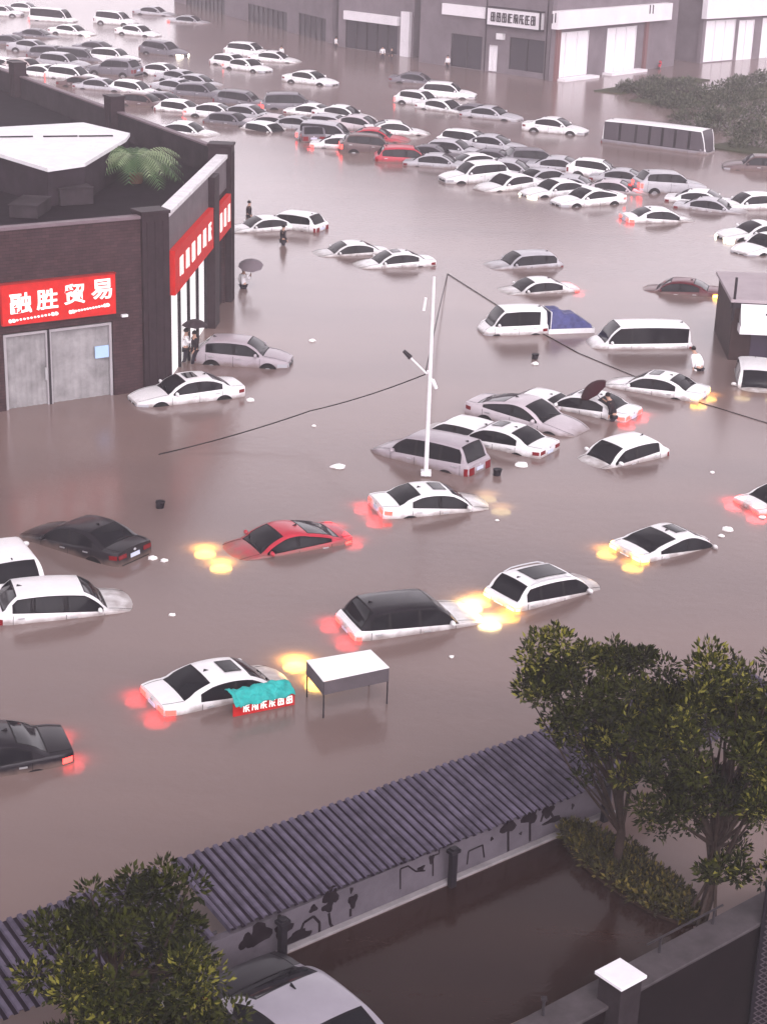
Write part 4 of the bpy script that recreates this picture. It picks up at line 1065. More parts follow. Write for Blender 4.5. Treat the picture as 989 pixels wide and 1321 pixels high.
def person(px, py, yaw, top, legs, sink, label, arm=0, lean=0, coat=0, s=1.0, extra=None):
    """standing figure facing local +x; arm: right hand raised to hold something"""
    g = at(px, py) if not isinstance(px, Vector) else px
    e = empty('person', (g.x, g.y, -sink), R(yaw)); e.scale = (s,) * 3
    L_ = lean
    def V(x, y, z): return Vector((x + L_ * max(0, z - .9), y, z))
    v = [V(0, 0, .95), V(0, 0, 1.12), V(.01, 0, 1.32), V(0, 0, 1.46), V(.02, 0, 1.54), V(.04, 0, 1.64), V(.04, 0, 1.73)]
    ed = [(0, 1), (1, 2), (2, 3), (3, 4), (4, 5), (5, 6)]; r_ = [(.15, .11), (.14, .10), (.17, .11), (.09, .08), .055, .10, .085]
    hands = {}
    for sg in (1, -1):
        i = len(v)
        if arm and sg == -1: pts = [V(0, sg * .19, 1.42), V(.10, sg * .26, 1.20), V(.30, sg * .20, 1.36), V(.36, sg * .19, 1.41)]
        else: pts = [V(0, sg * .19, 1.42), V(-.02, sg * .25, 1.16), V(.12, sg * .24, .95), V(.16, sg * .23, .88)]
        v += pts; ed += [(3, i), (i, i + 1), (i + 1, i + 2), (i + 2, i + 3)]; r_ += [.058, .045, .033, .036]; hands[sg] = pts[3]
        f0 = len(v)
        hd = (pts[3] - pts[2]).normalized()
        for k in range(4):
            v.append(pts[3] + hd * .07 + Vector((0, (k - 1.5) * .02, -.01 * abs(k - 1.5)))); ed.append((i + 3, f0 + k)); r_.append(.010)
        v.append(pts[3] + hd * .03 + Vector((.02, sg * -.05, .02))); ed.append((i + 3, f0 + 4)); r_.append(.011)
    for sg in (1, -1):
        i = len(v); st = .18 * sg
        v += [V(0, sg * .10, .88), V(st * .5 + .04, sg * .11, .48), V(st, sg * .11, .08), V(st + .15, sg * .12, .03)]
        ed += [(0, i), (i, i + 1), (i + 1, i + 2), (i + 2, i + 3)]; r_ += [.09, .062, .042, .04]
    skin_mesh('body', v, ed, r_, 0, SKIN, e)
    hp_ = v[5]
    m = MB(); m.blob(hp_ + Vector((-.018, 0, .045)), (.112, .10, .115), 12, 8, zmin=-.35); m.build('hair', HAIR, e, smooth=60)
    m = MB(); m.blob(hp_ + Vector((.10, 0, .0)), (.02, .014, .022), 6, 4)
    m.build('nose', SKIN, e, smooth=60)
    # shirt: same skeleton, thicker
    tv = [v[0] + Vector((0, 0, -.04)), v[1], v[2], v[3]]; te = [(0, 1), (1, 2), (2, 3)]; tr_ = [(.19, .15), (.175, .13), (.20, .135), (.10, .09)]
    for k, sg in enumerate((1, -1)):
        b = 7 + k * 9; i = len(tv); tv += [v[b], v[b + 1], v[b + 1].lerp(v[b + 2], .9)]; te += [(3, i), (i, i + 1), (i + 1, i + 2)]; tr_ += [.078, .064, .055]
    if coat: tv.append(v[0] + Vector((0, 0, -.45))); te.append((0, len(tv) - 1)); tr_.append((.26, .22))
    skin_mesh('jacket', tv, te, tr_, 0, top, e)
    b = 7 + 18
    lv = [v[0]]; le = []; lr = [(.165, .125)]
    for k in range(2):
        i = len(lv); lv += [v[b + k * 4], v[b + k * 4 + 1], v[b + k * 4 + 2] + Vector((0, 0, .06))]; le += [(0, i), (i, i + 1), (i + 1, i + 2)]; lr += [.108, .078, .058]
    skin_mesh('trousers', lv, le, lr, 0, legs, e)
    tag(e, label, 'person', 'people wading in the flood')
    M_ = Matrix.Translation((g.x, g.y, -sink)) @ Matrix.Rotation(R(yaw), 4, 'Z') @ Matrix.Scale(s, 4)
    return M_, hands
def umbrella(M_, hand, mt, label, tilt=(0, 0), r=.55):
    e = empty('umbrella'); e.matrix_world = M_ @ Matrix.Translation(hand + Vector((0.02, 0, -.12))) @ Matrix.Rotation(tilt[0], 4, 'X') @ Matrix.Rotation(tilt[1], 4, 'Y')
    m = MB(); m.tube([(0, 0, 0), (0, 0, .95)], .01, 6); m.build('shaft', DARK_M, e)
    m = MB(); m.tube([(0, 0, -.03), (0, 0, .1)], .018, 8); m.build('handle', BLACKP, e)
    m = MB(); n = 8; K = 5; rings = []
    for k in range(K + 1):
        t = k / K; rings.append([Vector((math.cos(a) * r * t * (1 if j % 2 == 0 else .96), math.sin(a) * r * t * (1 if j % 2 == 0 else .96), .92 - .26 * t * t + (0 if j % 2 == 0 else .02 * t))) for j, a in enumerate([2 * math.pi * q / (2 * n) for q in range(2 * n)])])
    for k in range(K):
        for j in range(2 * n): m.quad(rings[k][j], rings[k + 1][j], rings[k + 1][(j + 1) % (2 * n)], rings[k][(j + 1) % (2 * n)])
    m.build('canopy', mt, e, smooth=25)
    m = MB()
    for j in range(n):
        p = rings[K][2 * j]; m.tube([(0, 0, .90), tuple(p * .5 + Vector((0, 0, .42))), tuple(p - Vector((0, 0, .012)))], .004, 4)
    m.build('ribs', DARK_M, e)
    tag(e, label, 'umbrella')
UBL = mat('dark_umbrella_cloth', (.035, .025, .03), rough=.6); UGR = mat('grey_umbrella_cloth', (.14, .115, .13), rough=.6); URD = mat('dark_red_umbrella', (.035, .008, .012), rough=.7)
CWH = mat('white_raincoat', (.75, .73, .75), rough=.5); CDK = mat('dark_jacket', (.02, .016, .02), rough=.8); CBL = mat('dark_trousers', (.025, .022, .03), rough=.9)
CGY = mat('grey_shirt', (.2, .17, .19), rough=.8)
M_, h = person(240, 466, 10, CWH, CBL, .35, 'person in white top under a dark umbrella by the bright shop windows', arm=1); umbrella(M_, h[-1], UBL, 'dark umbrella held by the person at the bright shop windows')
M_, h = person(252, 468, 200, CDK, CBL, .35, 'person in black standing behind the one with the umbrella', s=.98)
M_, h = person(314, 372, 60, CWH, CBL, .75, 'person in white hidden under a grey umbrella, beyond the shop corner', arm=1); umbrella(M_, h[-1], UGR, 'wide grey umbrella beyond the corner of the brown shop', (.2, -.3), r=.62)
M_, h = person(365, 316, 30, CDK, CBL, .65, 'person in dark clothes beside the white hatchback near the shop corner')
M_, h = person(321, 280, 0, CDK, CBL, .8, 'small dark figure beyond the two white cars at the shop corner')
M_, h = person(792, 543, 150, CDK, CBL, .70, 'person in dark clothes leaning over beside the white sedan with lit tail', arm=1, lean=.45); umbrella(M_, h[-1], URD, 'tilted dark umbrella between the white sedans', (-.5, .5), r=.6)
M_, h = person(902, 478, 120, CWH, CBL, .85, 'person in white raincoat bending at the rear of the white van', lean=.7, coat=1)
for (px, py, c, lab, sk) in ((363, 76, CWH, 'small figure in white above the group of four white cars', .4), (493, 76, CWH, 'figure in white at the dim shop with the white pier', .4), (505, 78, CDK, 'figure in dark clothes beside the white pier', .4),
                         (577, 87, CWH, 'small figure in white at the dark shop side', .5), (433, 62, CWH, 'tiny figure in white left of the dim shop', .5), (836, 86, CWH, 'figure in white left of the bikes near the shop corner', .3), (858, 84, CDK, 'dark figure between the two right hand shops', .3)):
    person(px, py, random.uniform(0, 360), c, CBL, sk, lab)
# two scooters near the shop corner
def scooter(px, py, yaw, c, label):
    g = at(px, py); e = empty('scooter', (g.x, g.y, -.25), R(yaw)); P_ = mat('scooter_paint_' + c, COLS[c], rough=.3)
    for x in (-.6, .6):
        m = MB(); m.tube([(x, -.06, .25), (x, .06, .25)], .25, 16); m.build('wheel', TYRE, e, smooth=40)
    m = MB(); m.blob((-.4, 0, .55), (.42, .17, .22), 10, 7); m.box((.1, 0, .35), (.5, .25, .08)); m.tube([(.62, 0, .3), (.42, 0, .95)], .09, 8); m.blob((.45, 0, .72), (.1, .2, .32), 10, 7); m.build('body', P_, e, smooth=50)
    m = MB(); m.blob((-.4, 0, .80), (.36, .14, .07), 10, 6); m.build('seat', BLACKP, e, smooth=50)
    m = MB(); m.tube([(.38, -.33, 1.02), (.42, 0, .98), (.38, .33, 1.02)], .02, 6); m.build('handlebar', DARK_M, e)
    m = MB(); m.blob((.5, 0, .92), (.06, .08, .07), 8, 6); m.build('headlight', LAMPOFF, e, smooth=50)
    tag(e, label, 'scooter', 'scooters by the far shops')
scooter(845, 84, 60, 'white', 'white scooter parked at the corner of the white fascia shop'); scooter(850, 88, 80, 'red', 'dark red scooter parked in front of the white one')

# ------------------------------------------------------------------ floating debris
FOAM = mat('white_foam', (.78, .77, .76), rough=.7)
for i, (px, py, r_, lab) in enumerate(((403, 440, .13, 'white foam lump floating right of the mauve hatchback'), (436, 603, .2, 'biggest white foam lump, left of the mauve minivan'), (405, 550, .07, 'tiny white scrap on open water left of the minivan'),
        (222, 794, .08, 'tiny white scrap right of the white hatchback at left'), (672, 601, .2, 'white bag floating below the red lit white sedan'), (641, 672, .06, 'tiny white scrap below the pole sedan'),
        (918, 610, .07, 'tiny white scrap right of the small hatchback'), (982, 668, .1, 'white scrap by the glowing tail at the right edge'), (197, 721, .12, 'first white scrap behind the black sedan'), (212, 724, .1, 'second white scrap behind the black sedan'),
        (690, 470, .14, 'flat white foam under the dark bucket in mid water'), (323, 517, .14, 'white scrap at the bumper of the white sedan with wheels'), (938, 684, .15, 'white foam at the sunk nose of the right sedan'), (930, 692, .09, 'small white foam bit at the sunk nose of the right sedan'),
        (899, 478, .12, 'white plastic bag next to the person in raincoat'), (582, 848, .06, 'tiny white scrap above the shed roof line'))):
    p = at(px, py); m = MB(); m.blob((p.x, p.y, .02), (r_ * 1.2, r_, r_ * .6), 10, 6, jit=.5)
    tag(m.build('foam_scrap', FOAM, org=(p.x, p.y, 0), smooth=30), lab, 'debris', 'white scraps floating on the flood')
for px, py, lab in ((689, 463, 'dark bucket floating on open water below the small truck'), (640, 613, 'dark can floating below the pale silver sedan'), (206, 655, 'dark scrap floating above the black sedan')):
    p = at(px, py); m = MB(); m.tube([(p.x, p.y, -.1), (p.x + .03, p.y, .22)], .12, 12, r2=.15); m.tube([(p.x + .03, p.y, .2), (p.x + .03, p.y, .23)], .165, 12)
    tag(m.build('floating_bucket', BLACKP, org=(p.x, p.y, 0), smooth=40), lab, 'bucket', 'dark litter floating on the flood')
# ------------------------------------------------------------------ foreground shed
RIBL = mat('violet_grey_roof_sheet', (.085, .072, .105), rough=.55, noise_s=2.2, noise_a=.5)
RIBD = mat('shaded_roof_valley', (.014, .009, .016), rough=.7)  # near-black colour paints the shade between the roof ribs
ZU, ZL = 1.28, .92
U0, U1 = at(225, 1113, ZU), at(989, 838, ZU); ud = (U1 - U0).normalized()
L0, L1 = at(300, 1197, ZL), at(770, 1015, ZL); ld_ = (L1 - L0).normalized()
# make the sheet a true strip: average direction, constant depth
dirv = (ud + ld_).normalized(); dirv.z = 0; dirv.normalize(); nrm = Vector((dirv.y, -dirv.x, 0))
dep = abs((L0 - U0).dot(nrm))
def shed(s0, s1, name_label):
    o0 = U0 + dirv * s0; e = empty('bike_shed', (o0.x, o0.y, 0)); inv = Matrix.Translation((-o0.x, -o0.y, 0))
    def b(mb, nm, mt, **k):
        o = mb.build(nm, mt, None, **k); o.parent = e; o.matrix_parent_inverse = inv; return o
    def Q(s, t, z): p = U0 + dirv * s + nrm * (t * dep); p.z = lerp(ZU, ZL, t) + z; return p
    pitch = .205; n = int((s1 - s0) / pitch); m = MB()
    sk = .10                                       # sheets lie slightly skew, as in the picture
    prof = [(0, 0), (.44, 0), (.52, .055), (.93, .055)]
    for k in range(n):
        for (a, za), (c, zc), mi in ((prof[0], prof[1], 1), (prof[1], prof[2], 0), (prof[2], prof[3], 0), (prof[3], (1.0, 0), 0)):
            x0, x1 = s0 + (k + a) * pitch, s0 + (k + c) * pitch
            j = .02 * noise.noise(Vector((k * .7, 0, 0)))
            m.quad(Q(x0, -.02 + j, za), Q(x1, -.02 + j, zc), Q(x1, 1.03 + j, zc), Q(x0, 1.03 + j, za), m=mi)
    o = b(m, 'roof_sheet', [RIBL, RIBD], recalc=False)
    m = MB(); 
    for t in (.05, .5, .95): m.tube([Q(s0, t, -.06), Q(s1, t, -.06)], .035, 6)
    b(m, 'purlin', DARK_M)
    m = MB(); m.quad(Q(s0 - .05, -.02, .06), Q(s0 + .03, -.02, .06), Q(s0 + .03, 1.03, .06), Q(s0 - .05, 1.03, .06)); m.quad(Q(s0 - .05, -.02, .06), Q(s0 - .05, 1.03, .06), Q(s0 - .05, 1.03, -.06), Q(s0 - .05, -.02, -.06)); b(m, 'end_flashing', RIBL)
    return e, b, Q
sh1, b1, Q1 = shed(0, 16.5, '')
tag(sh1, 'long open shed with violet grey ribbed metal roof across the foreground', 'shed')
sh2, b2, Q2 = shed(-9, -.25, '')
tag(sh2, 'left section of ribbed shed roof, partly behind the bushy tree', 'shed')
# mural wall under the eave
WF = Fac(at(330, 1240, .05), at(775, 1050, .05)); 
mw = empty('mural_wall', tuple(WF.p)); inv = Matrix.Translation(-WF.p)
def wbld(mb, nm, mt, **k):
    o = mb.build(nm, mt, None, **k); o.parent = mw; o.matrix_parent_inverse = inv; return o
WALLW = mat('pale_mural_wall', (.095, .082, .098), rough=.7, noise_s=1.5, noise_a=.25)
a_end = WF.pix(790, 1040)[0]; a_st = WF.pix(200, 1290)[0]
wh = .84
m = MB(); WF.box(m, a_st, a_end, -1, wh, -.22, -.05); wbld(m, 'wall', WALLW)
m = MB(); WF.box(m, a_st, a_end, -1, .06, -.049, .10); wbld(m, 'ledge', mat('pale_kerb', (.24, .22, .23), rough=.6, noise_s=2, noise_a=.3), bevel=.01)
m = MB()
def disc(a, z, ra, rz, seed, mi=0):
    rnd = random.Random(seed); pts = []
    for k in range(18):
        g = 2 * math.pi * k / 18; q = 1 + .25 * math.sin(3 * g + seed) + rnd.uniform(-.08, .08)
        pts.append(WF.P(a + ra * q * math.cos(g), z + rz * q * math.sin(g), -.048))
    m.prism(pts, WF.n * .006, mi)
def line(pts, t):
    for (x0, y0), (x1, y1) in zip(pts[:-1], pts[1:]):
        s0, z0 = WF.pix(x0, y0, -.05); s1, z1 = WF.pix(x1, y1, -.05); d = Vector((s1 - s0, z1 - z0)).normalized() * t
        q = [(s0 - d.y, z0 + d.x), (s1 - d.y, z1 + d.x), (s1 + d.y, z1 - d.x), (s0 + d.y, z0 - d.x)]
        m.prism([WF.P(a, z, -.0479) for a, z in q], WF.n * .004)
random.seed(5)
for (px, py, rx, rz, sd_) in ((365, 1200, .16, .12, 1), (361, 1184, .06, .06, 2), (404, 1172, .07, .07, 3), (427, 1155, .14, .16, 4), (423, 1170, .10, .10, 5), (455, 1162, .08, .13, 6), (453, 1148, .03, .06, 7), (520, 1110, .07, .06, 8), (335, 1205, .2, .2, 9), (318, 1215, .12, .14, 10),
                        (543, 1120, .07, .05, 12), (556, 1108, .05, .09, 13), (634, 1082, .03, .04, 15), (655, 1065, .16, .15, 16), (683, 1053, .17, .15, 17), (671, 1075, .03, .03, 18), (706, 1047, .13, .12, 19), (738, 1040, .03, .06, 20), (385, 1207, .22, .10, 22), (712, 1058, .2, .06, 23)):
    a, z = WF.pix(px, py, -.05); disc(a, z, rx * 1.35, rz * 1.2, sd_)
line([(516, 1147), (516, 1121), (526, 1117), (536, 1124), (548, 1123)], .018); line([(558, 1130), (558, 1104), (566, 1101), (566, 1090)], .018)
line([(655, 1098), (655, 1068)], .03); line([(683, 1085), (683, 1056)], .03); line([(602, 1115), (604, 1098), (622, 1090), (624, 1106)], .02)
line([(386, 1205), (392, 1190), (404, 1182), (412, 1190), (412, 1205)], .03); line([(424, 1178), (426, 1192), (432, 1200)], .03); line([(452, 1172), (452, 1182)], .03)
line([(697, 1060), (704, 1038), (716, 1060)], .03)
wbld(m, 'mural_figures', mat('dark_mural_paint', (.010, .006, .009), rough=.6))
tag(mw, 'low pale wall painted with dark plant and figure shapes under the shed eave', 'wall')
for i, (px, py) in enumerate(((362, 1240), (580, 1147), (776, 1063), (195, 1310))):
    a, _ = WF.pix(px, py, .14); m = MB(); WF.box(m, a - .075, a + .075, -1, ZL + .02, .13, .26); WF.box(m, a - .13, a + .13, ZL - .10, ZL - .02, .10, .29)
    o = m.build('post', BLACKP, None, bevel=.01); o.parent = sh1; o.matrix_parent_inverse = Matrix.Translation((-U0.x, -U0.y, 0))

# ------------------------------------------------------------------ courtyard water, planting bed, low wall
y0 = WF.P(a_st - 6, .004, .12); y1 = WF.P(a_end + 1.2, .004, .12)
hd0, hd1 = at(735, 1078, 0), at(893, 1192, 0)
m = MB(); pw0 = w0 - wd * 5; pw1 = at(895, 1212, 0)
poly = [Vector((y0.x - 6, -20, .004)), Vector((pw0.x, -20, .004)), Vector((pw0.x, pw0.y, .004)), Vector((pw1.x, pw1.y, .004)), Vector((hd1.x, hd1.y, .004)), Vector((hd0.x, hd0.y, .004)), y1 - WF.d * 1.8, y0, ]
m.quad(*poly); tag(m.build('courtyard_water', YARD, recalc=False), kind='structure')  # extra sheet just over the flood, carrying the courtyard's painted shade

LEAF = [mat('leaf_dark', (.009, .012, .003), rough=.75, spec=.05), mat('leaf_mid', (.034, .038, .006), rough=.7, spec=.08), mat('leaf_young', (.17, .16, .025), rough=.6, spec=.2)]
def leaves(mb, c, rad, n, size, rnd, weights, upb=.5, flat=False, narrow=.42):
    """n small folded leaves in an ellipsoidal tuft"""
    for _ in range(n):
        while True:
            d = Vector((rnd.uniform(-1, 1), rnd.uniform(-1, 1), rnd.uniform(-1, 1)))
            if .2 < d.length < 1: break
        p = Vector((c.x + d.x * rad[0], c.y + d.y * rad[1], c.z + d.z * rad[2]))
        ax = (d.normalized() + Vector((rnd.uniform(-.7, .7), rnd.uniform(-.7, .7), upb + rnd.uniform(-.5, .5)))).normalized()
        sd_ = ax.cross(Vector((rnd.uniform(-1, 1), rnd.uniform(-1, 1), rnd.uniform(-1, 1)))).normalized()
        L_ = size * rnd.uniform(.7, 1.35); W_ = L_ * narrow; q = rnd.random(); mi = 0 if q < weights[0] else (1 if q < weights[0] + weights[1] else 2)
        up_ = ax.cross(sd_) * W_ * .25
        a = p; b = p + ax * L_ * .45 + sd_ * W_ * .5 + up_; t = p + ax * L_; e = p + ax * L_ * .45 - sd_ * W_ * .5 + up_
        mb.quad(a, b, t, m=mi); mb.quad(a, t, e, m=mi)
BARK = mat('tree_bark', (.035, .024, .02), rough=.9, noise_s=9, noise_a=.4, bump=.5)
def tree(base, lean_top, crowns, seed, label, r0_=.14, nclump=150, nleaf=95, size=.125):
    rnd = random.Random(seed); e = empty('broadleaf_tree', tuple(base)); top = lean_top - base
    m = MB()
    trunk = [Vector((0, 0, -1)), Vector((0, 0, 0)), top * .35 + Vector((.06, .02, 0)), top * .7 + Vector((-.04, 0, 0)), top]
    m.tube(trunk, r0_, 12, r2=r0_ * .55)
    clumps = []
    for (c, rad, share) in crowns:
        c = c - base
        for k in range(int(nclump * share)):
            while True:
                d = Vector((rnd.uniform(-1, 1), rnd.uniform(-1, 1), rnd.uniform(-1, 1)))
                if d.length <= 1: break
            d = d.normalized() * d.length ** .4
            if noise.noise(d * 1.9 + Vector((0, seed * 3.1, 0))) < -.16: continue
            f = 1 + .5 * noise.noise(d * 2.2 + Vector((seed, 0, 0)))
            clumps.append((c + Vector((d.x * rad[0], d.y * rad[1], d.z * rad[2])) * f, d))
    for (c, d) in clumps[::5]:
        st = trunk[rnd.choice((2, 3, 3, 4))]; midp = st.lerp(c, .5) + Vector((rnd.uniform(-.15, .15), rnd.uniform(-.15, .15), rnd.uniform(-.1, .25)))
        m.tube([st, midp, c], r0_ * .32, 6, r2=.012)
    m.build('trunk', BARK, e, smooth=60)
    m = MB()
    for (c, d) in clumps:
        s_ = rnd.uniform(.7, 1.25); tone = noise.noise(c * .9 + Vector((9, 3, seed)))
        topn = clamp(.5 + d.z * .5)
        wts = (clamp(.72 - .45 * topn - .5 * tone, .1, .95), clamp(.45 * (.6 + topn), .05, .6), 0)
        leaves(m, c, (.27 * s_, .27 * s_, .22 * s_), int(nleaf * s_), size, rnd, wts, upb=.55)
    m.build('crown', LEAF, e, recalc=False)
    tag(e, label, 'tree', 'foreground trees')
def ctr(px, py, base, off=0):          # point above the base's depth
    f = Fac(base - Vector((0, off, 0)), base - Vector((0, off, 0)) + Vector((1, 0, 0))); s, z = f.pix(px, py); return f.P(s, z)
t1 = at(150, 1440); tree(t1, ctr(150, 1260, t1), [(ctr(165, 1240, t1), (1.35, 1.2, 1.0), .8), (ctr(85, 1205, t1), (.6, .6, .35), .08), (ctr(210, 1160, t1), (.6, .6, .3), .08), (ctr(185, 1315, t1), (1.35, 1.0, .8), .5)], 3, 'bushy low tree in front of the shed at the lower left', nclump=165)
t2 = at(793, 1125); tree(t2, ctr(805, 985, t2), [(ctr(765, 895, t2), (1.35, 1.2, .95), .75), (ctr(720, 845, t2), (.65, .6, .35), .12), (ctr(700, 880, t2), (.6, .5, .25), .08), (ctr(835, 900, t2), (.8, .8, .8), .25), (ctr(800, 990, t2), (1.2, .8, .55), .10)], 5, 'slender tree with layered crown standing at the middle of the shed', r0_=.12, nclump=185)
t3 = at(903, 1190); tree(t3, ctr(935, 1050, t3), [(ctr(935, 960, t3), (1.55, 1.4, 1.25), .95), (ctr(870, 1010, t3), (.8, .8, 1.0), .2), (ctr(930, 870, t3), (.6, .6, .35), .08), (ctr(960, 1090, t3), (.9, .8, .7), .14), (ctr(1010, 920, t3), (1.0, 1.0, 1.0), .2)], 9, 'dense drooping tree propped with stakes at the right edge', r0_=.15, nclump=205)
for i, (dx, dy, lab) in enumerate(((-.55, -.1, 'leftmost leaning stake propping the right hand tree'), (-.25, -.45, 'second leaning stake propping the right hand tree'), (.25, -.4, 'rightmost leaning stake propping the right hand tree'))):
    m = MB(); b_ = t3 + Vector((dx, dy, -.4)); tp = t3 + (ctr(925, 1110, t3) - t3) * .9
    m.tube([b_, tp], .035, 8); tag(m.build('tree_stake', BARK, org=tuple(b_)), lab, 'stake', 'stakes around the tree')
# planting bed of low shrubs
bd = (hd1 - hd0).normalized(); bn_ = Vector((bd.y, -bd.x, 0)); BL = (hd1 - hd0).length
m = MB(); pts = []
for k in range(24):
    g = 2 * math.pi * k / 24; pts.append(hd0.lerp(hd1, .5) + bd * math.cos(g) * BL * .52 + bn_ * math.sin(g) * .62)
m.prism([Vector((p.x, p.y, -.4)) for p in pts], (0, 0, .47)); tag(m.build('planting_bed', mat('wet_soil', (.03, .018, .012), rough=.95, noise_s=3, noise_a=.4)), kind='structure')
rnd = random.Random(11); GC = [mat('ground_leaf_dark', (.02, .018, .006), rough=.7, spec=.2), mat('ground_leaf_olive', (.055, .05, .012), rough=.7, spec=.2), mat('ground_leaf_yellow', (.13, .10, .02), rough=.7, spec=.2)]
m = MB()
for k in range(210):
    u = rnd.uniform(-1, 1); v = rnd.uniform(-1, 1) * math.sqrt(max(0, 1 - u * u)); c = hd0.lerp(hd1, .5) + bd * u * BL * .5 + bn_ * v * .6; c.z = .16 + .12 * rnd.random()
    leaves(m, c, (.2, .2, .13), 26, .13, rnd, (.5, .36), upb=.7)
tag(m.build('ground_cover_shrubs', GC, recalc=False), 'olive low shrubs on the bed below the trees', 'shrubs', kind='stuff')

# low wall with handrail
WT = .42; thw = .62; wn = Vector((wd.y, -wd.x, 0)); wn = wn if wn.y < 0 else -wn
CONC = mat('grey_wall_top', (.065, .055, .060), rough=.7, noise_s=2.5, noise_a=.3, bump=.3); WDK = mat('dark_wall_face', (.007, .004, .005), rough=.85, noise_s=1, noise_a=.4)
wi0, wi1 = at(672, 1317, WT), at(923, 1184, WT); wid = (wi1 - wi0); wid.z = 0; wid.normalize(); winn = Vector((wid.y, -wid.x, 0)); winn = winn if winn.y < 0 else -winn
lw = empty('low_wall', (wi0.x, wi0.y, 0)); inv = Matrix.Translation((-wi0.x, -wi0.y, 0))
def lb(mb, nm, mt, par=None, **k):
    o = mb.build(nm, mt, None, **k); o.parent = par or lw; o.matrix_parent_inverse = inv; return o
def W_(s, o, z): p = wi0 + wid * s + winn * o; p.z = z; return p
m = MB(); m.prism([W_(-6, .02, -4), W_(9, .02, -4), W_(9, thw - .02, -4), W_(-6, thw - .02, -4)], (0, 0, 4 + WT - .08)); lb(m, 'wall', WDK)
m = MB(); m.prism([W_(-6, -.04, WT - .08), W_(9, -.04, WT - .08), W_(9, thw + .04, WT - .08), W_(-6, thw + .04, WT - .08)], (0, 0, .08)); lb(m, 'coping', CONC, bevel=.012)
tag(lw, 'low wall with pale grey top running to the lower right', 'wall')
wlF = Fac(wi0, wi0 + wid)
def on_wall(px, py): p = at(px, py, WT); return (p - wi0).dot(wid)
cpz = .95
pc = at(800, 1259, cpz); gp = empty('gate_pier', (pc.x, pc.y, 0)); rzp = math.atan2(wid.y, wid.x)
m = MB(); m.box((0, 0, (cpz - 4) / 2), (.56, .56, cpz + 4)); o = m.build('pier', mat('grey_pier', (.026, .02, .023), rough=.8, noise_s=3, noise_a=.35), gp, bevel=.01)
m = MB(); m.box((0, 0, cpz + .03), (.68, .68, .07)); m.build('cap', mat('white_pier_cap', (.75, .73, .76), rough=.5, noise_s=4, noise_a=.08), gp, bevel=.012)
gp.rotation_euler.z = rzp
tag(gp, 'square pier with bright white cap on the low wall', 'pier')
s2, s3 = on_wall(855, 1232), on_wall(924, 1195)
for (sa_, sb2, lab) in ((s2, s3 + .25, 'thin handrail on the low wall near the staked tree'),):
    hr = empty('handrail', tuple(W_(sa_, .1, WT))); iv = Matrix.Translation(-W_(sa_, .1, WT))
    m = MB(); m.tube([W_(sa_ - .4, .1, WT + .34), W_(sb2, .1, WT + .34)], .022, 8); o = m.build('rail', DARK_M); o.parent = hr; o.matrix_parent_inverse = iv
    for s_ in (sa_, s3):
        m = MB(); m.tube([W_(s_, .1, WT - .02), W_(s_, .1, WT + .34)], .028, 8); o = m.build('rail_post', DARK_M); o.parent = hr; o.matrix_parent_inverse = iv
    tag(hr, lab, 'handrail')
s1_ = on_wall(703, 1312); p = W_(s1_, .12, WT)
m = MB(); m.tube([p, p + Vector((0, 0, .34))], .03, 8); m.box(tuple(p + Vector((0, 0, .36))), (.1, .1, .05)); tag(m.build('wall_post', DARK_M, org=tuple(p)), 'single short post on the low wall near the bottom edge', 'post')
# sunken passage beyond the wall: faint ledge and screen at the right edge
m = MB(); a = at(868, 1330, -1.6); b = at(985, 1268, -1.6); d = (b - a).normalized(); n = Vector((d.y, -d.x, 0)); 
m.prism([a - d * 3, b + d * 3, b + d * 3 + n * .22, a - d * 3 + n * .22], (0, 0, .12)); m.prism([a - d * 3 + n * .02 - Vector((0, 0, 2)), b + d * 3 + n * .02 - Vector((0, 0, 2)), b + d * 3 + n * .2 - Vector((0, 0, 2)), a - d * 3 + n * .2 - Vector((0, 0, 2))], (0, 0, 2))
tag(m.build('retaining_wall', mat('dim_ledge', (.035, .028, .03), rough=.8, noise_s=2, noise_a=.4), org=tuple(a)), 'dim low ledge in the dark passage beyond the white capped pier', 'wall')
sp = at(981, 1200, .3); zt = 1.9
sc_ = empty('mesh_screen', (sp.x, sp.y, 0))
m = MB()
for k in range(-26, 16):
    for sg in (1, -1): m.box((0, 0, 0), (1.0, .012, .02), mat4=Matrix.Translation((.45, 0, k * .13)) @ Matrix.Rotation(sg * .6, 4, 'Y'))
m.build('lattice', mat('lattice_metal', (.07, .055, .065), rough=.5), sc_)
m = MB(); m.box((.02, 0, -1), (.07, .07, 6)); m.box((.9, 0, -1), (.07, .07, 6)); m.box((.46, .02, -1), (.85, .012, 6)); m.build('frame', BLACKP, sc_)
tag(sc_, 'tall dark lattice screen along the lower right edge', 'screen')

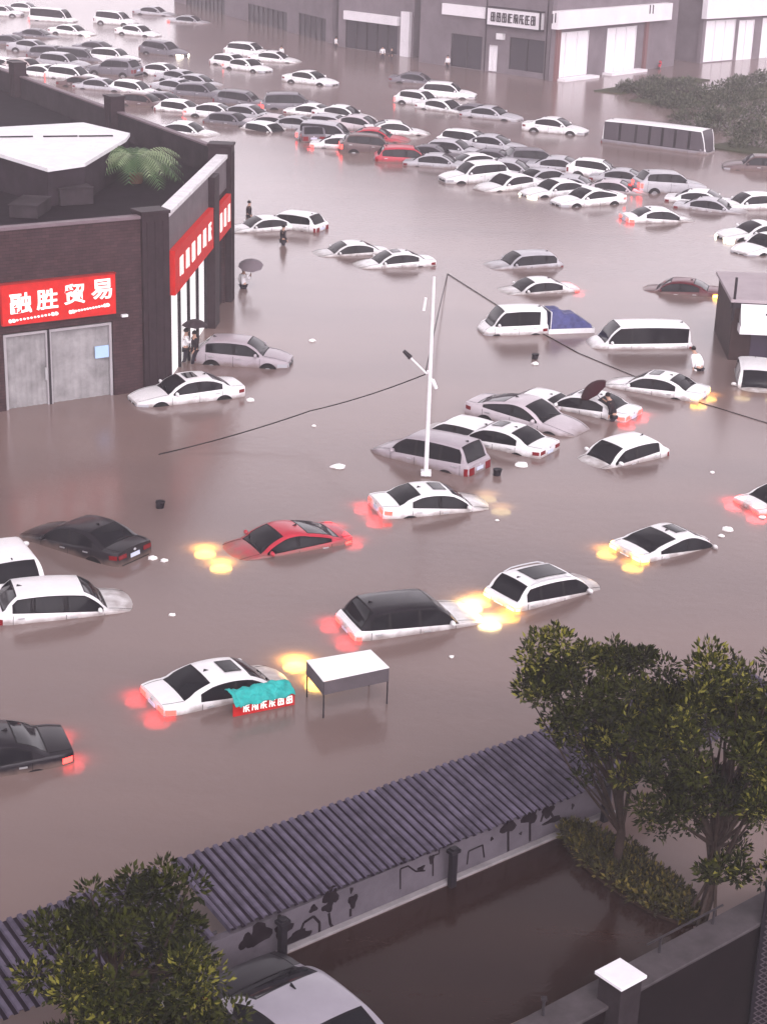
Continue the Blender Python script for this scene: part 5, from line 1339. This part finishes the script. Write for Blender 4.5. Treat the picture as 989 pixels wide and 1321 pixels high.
# ------------------------------------------------------------------ green islands by the bus
GI = [mat('island_leaf_dark', (.025, .035, .02), rough=.6), mat('island_leaf_mid', (.05, .06, .035), rough=.6), mat('island_leaf_pale', (.11, .12, .08), rough=.6)]
VER = mat('verge_grass', (.055, .06, .035), rough=.95, noise_s=.8, noise_a=.4)
for (x0, y0, x1, y1, w_) in ((800, 122, 915, 104, 3.0), (905, 190, 1060, 215, 3.5), (880, 140, 1050, 118, 6)):
    a, b = at(x0, y0), at(x1, y1); d = (b - a).normalized(); n = Vector((-d.y, d.x, 0)) * w_; m = MB(); m.prism([a - Vector((0, 0, .3)), b - Vector((0, 0, .3)), b + n - Vector((0, 0, .3)), a + n - Vector((0, 0, .3))], (0, 0, .42))
    tag(m.build('verge', VER), kind='structure')
rnd = random.Random(21)
where = ['first', 'second']
BUSH = [(818, 120, 2.0, 1.2, 'small dark bush farthest left on the green island'), (846, 128, 1.8, 1.0, 'low bush just behind the bus roof'), (850, 112, 2.2, 1.0, 'flat bush on the back of the green island'), (885, 118, 2.6, 1.3, 'bush in front of the right hand white shutters'),
        (915, 135, 3.4, 1.6, 'broad bush right of the bus top'), (948, 122, 3.0, 1.5, 'bush behind the broad bush at right'), (975, 112, 3.0, 1.4, 'far bush at the right edge under the shutters'), (905, 160, 3.2, 1.7, 'dark bush against the bus front'),
        (942, 168, 3.6, 1.9, 'biggest dark bush between bus and right edge'), (975, 150, 3.4, 1.8, 'tall dark bush at the right edge, middle row'), (975, 188, 3.6, 1.7, 'nearest dark bush above the brown car'), (872, 138, 2.2, 1.1, 'small bush above the windscreen end of the bus')]
for i, (px, py, r_, h_, lab) in enumerate(BUSH):
    p = at(px, py); e = empty('bush', tuple(p)); m = MB()
    for k in range(34):
        a_ = rnd.uniform(0, 6.28); q = rnd.random() ** .5; c = Vector((math.cos(a_) * q * r_ * .8, math.sin(a_) * q * r_ * .8, h_ * (1 - q * q * .7) * rnd.uniform(.3, 1)))
        leaves(m, c, (.55, .55, .4), 34, .30, rnd, (.45, .38), upb=.4)
    m.build('foliage', GI, e, recalc=False)
    m = MB()
    for k in range(5):
        a_ = k * 1.256; m.tube([(0, 0, -.3), (math.cos(a_) * r_ * .5, math.sin(a_) * r_ * .5, h_ * .7)], .05, 5, r2=.02)
    m.build('stem', BARK, e)
    tag(e, lab, 'bush', 'bushes on the green islands')
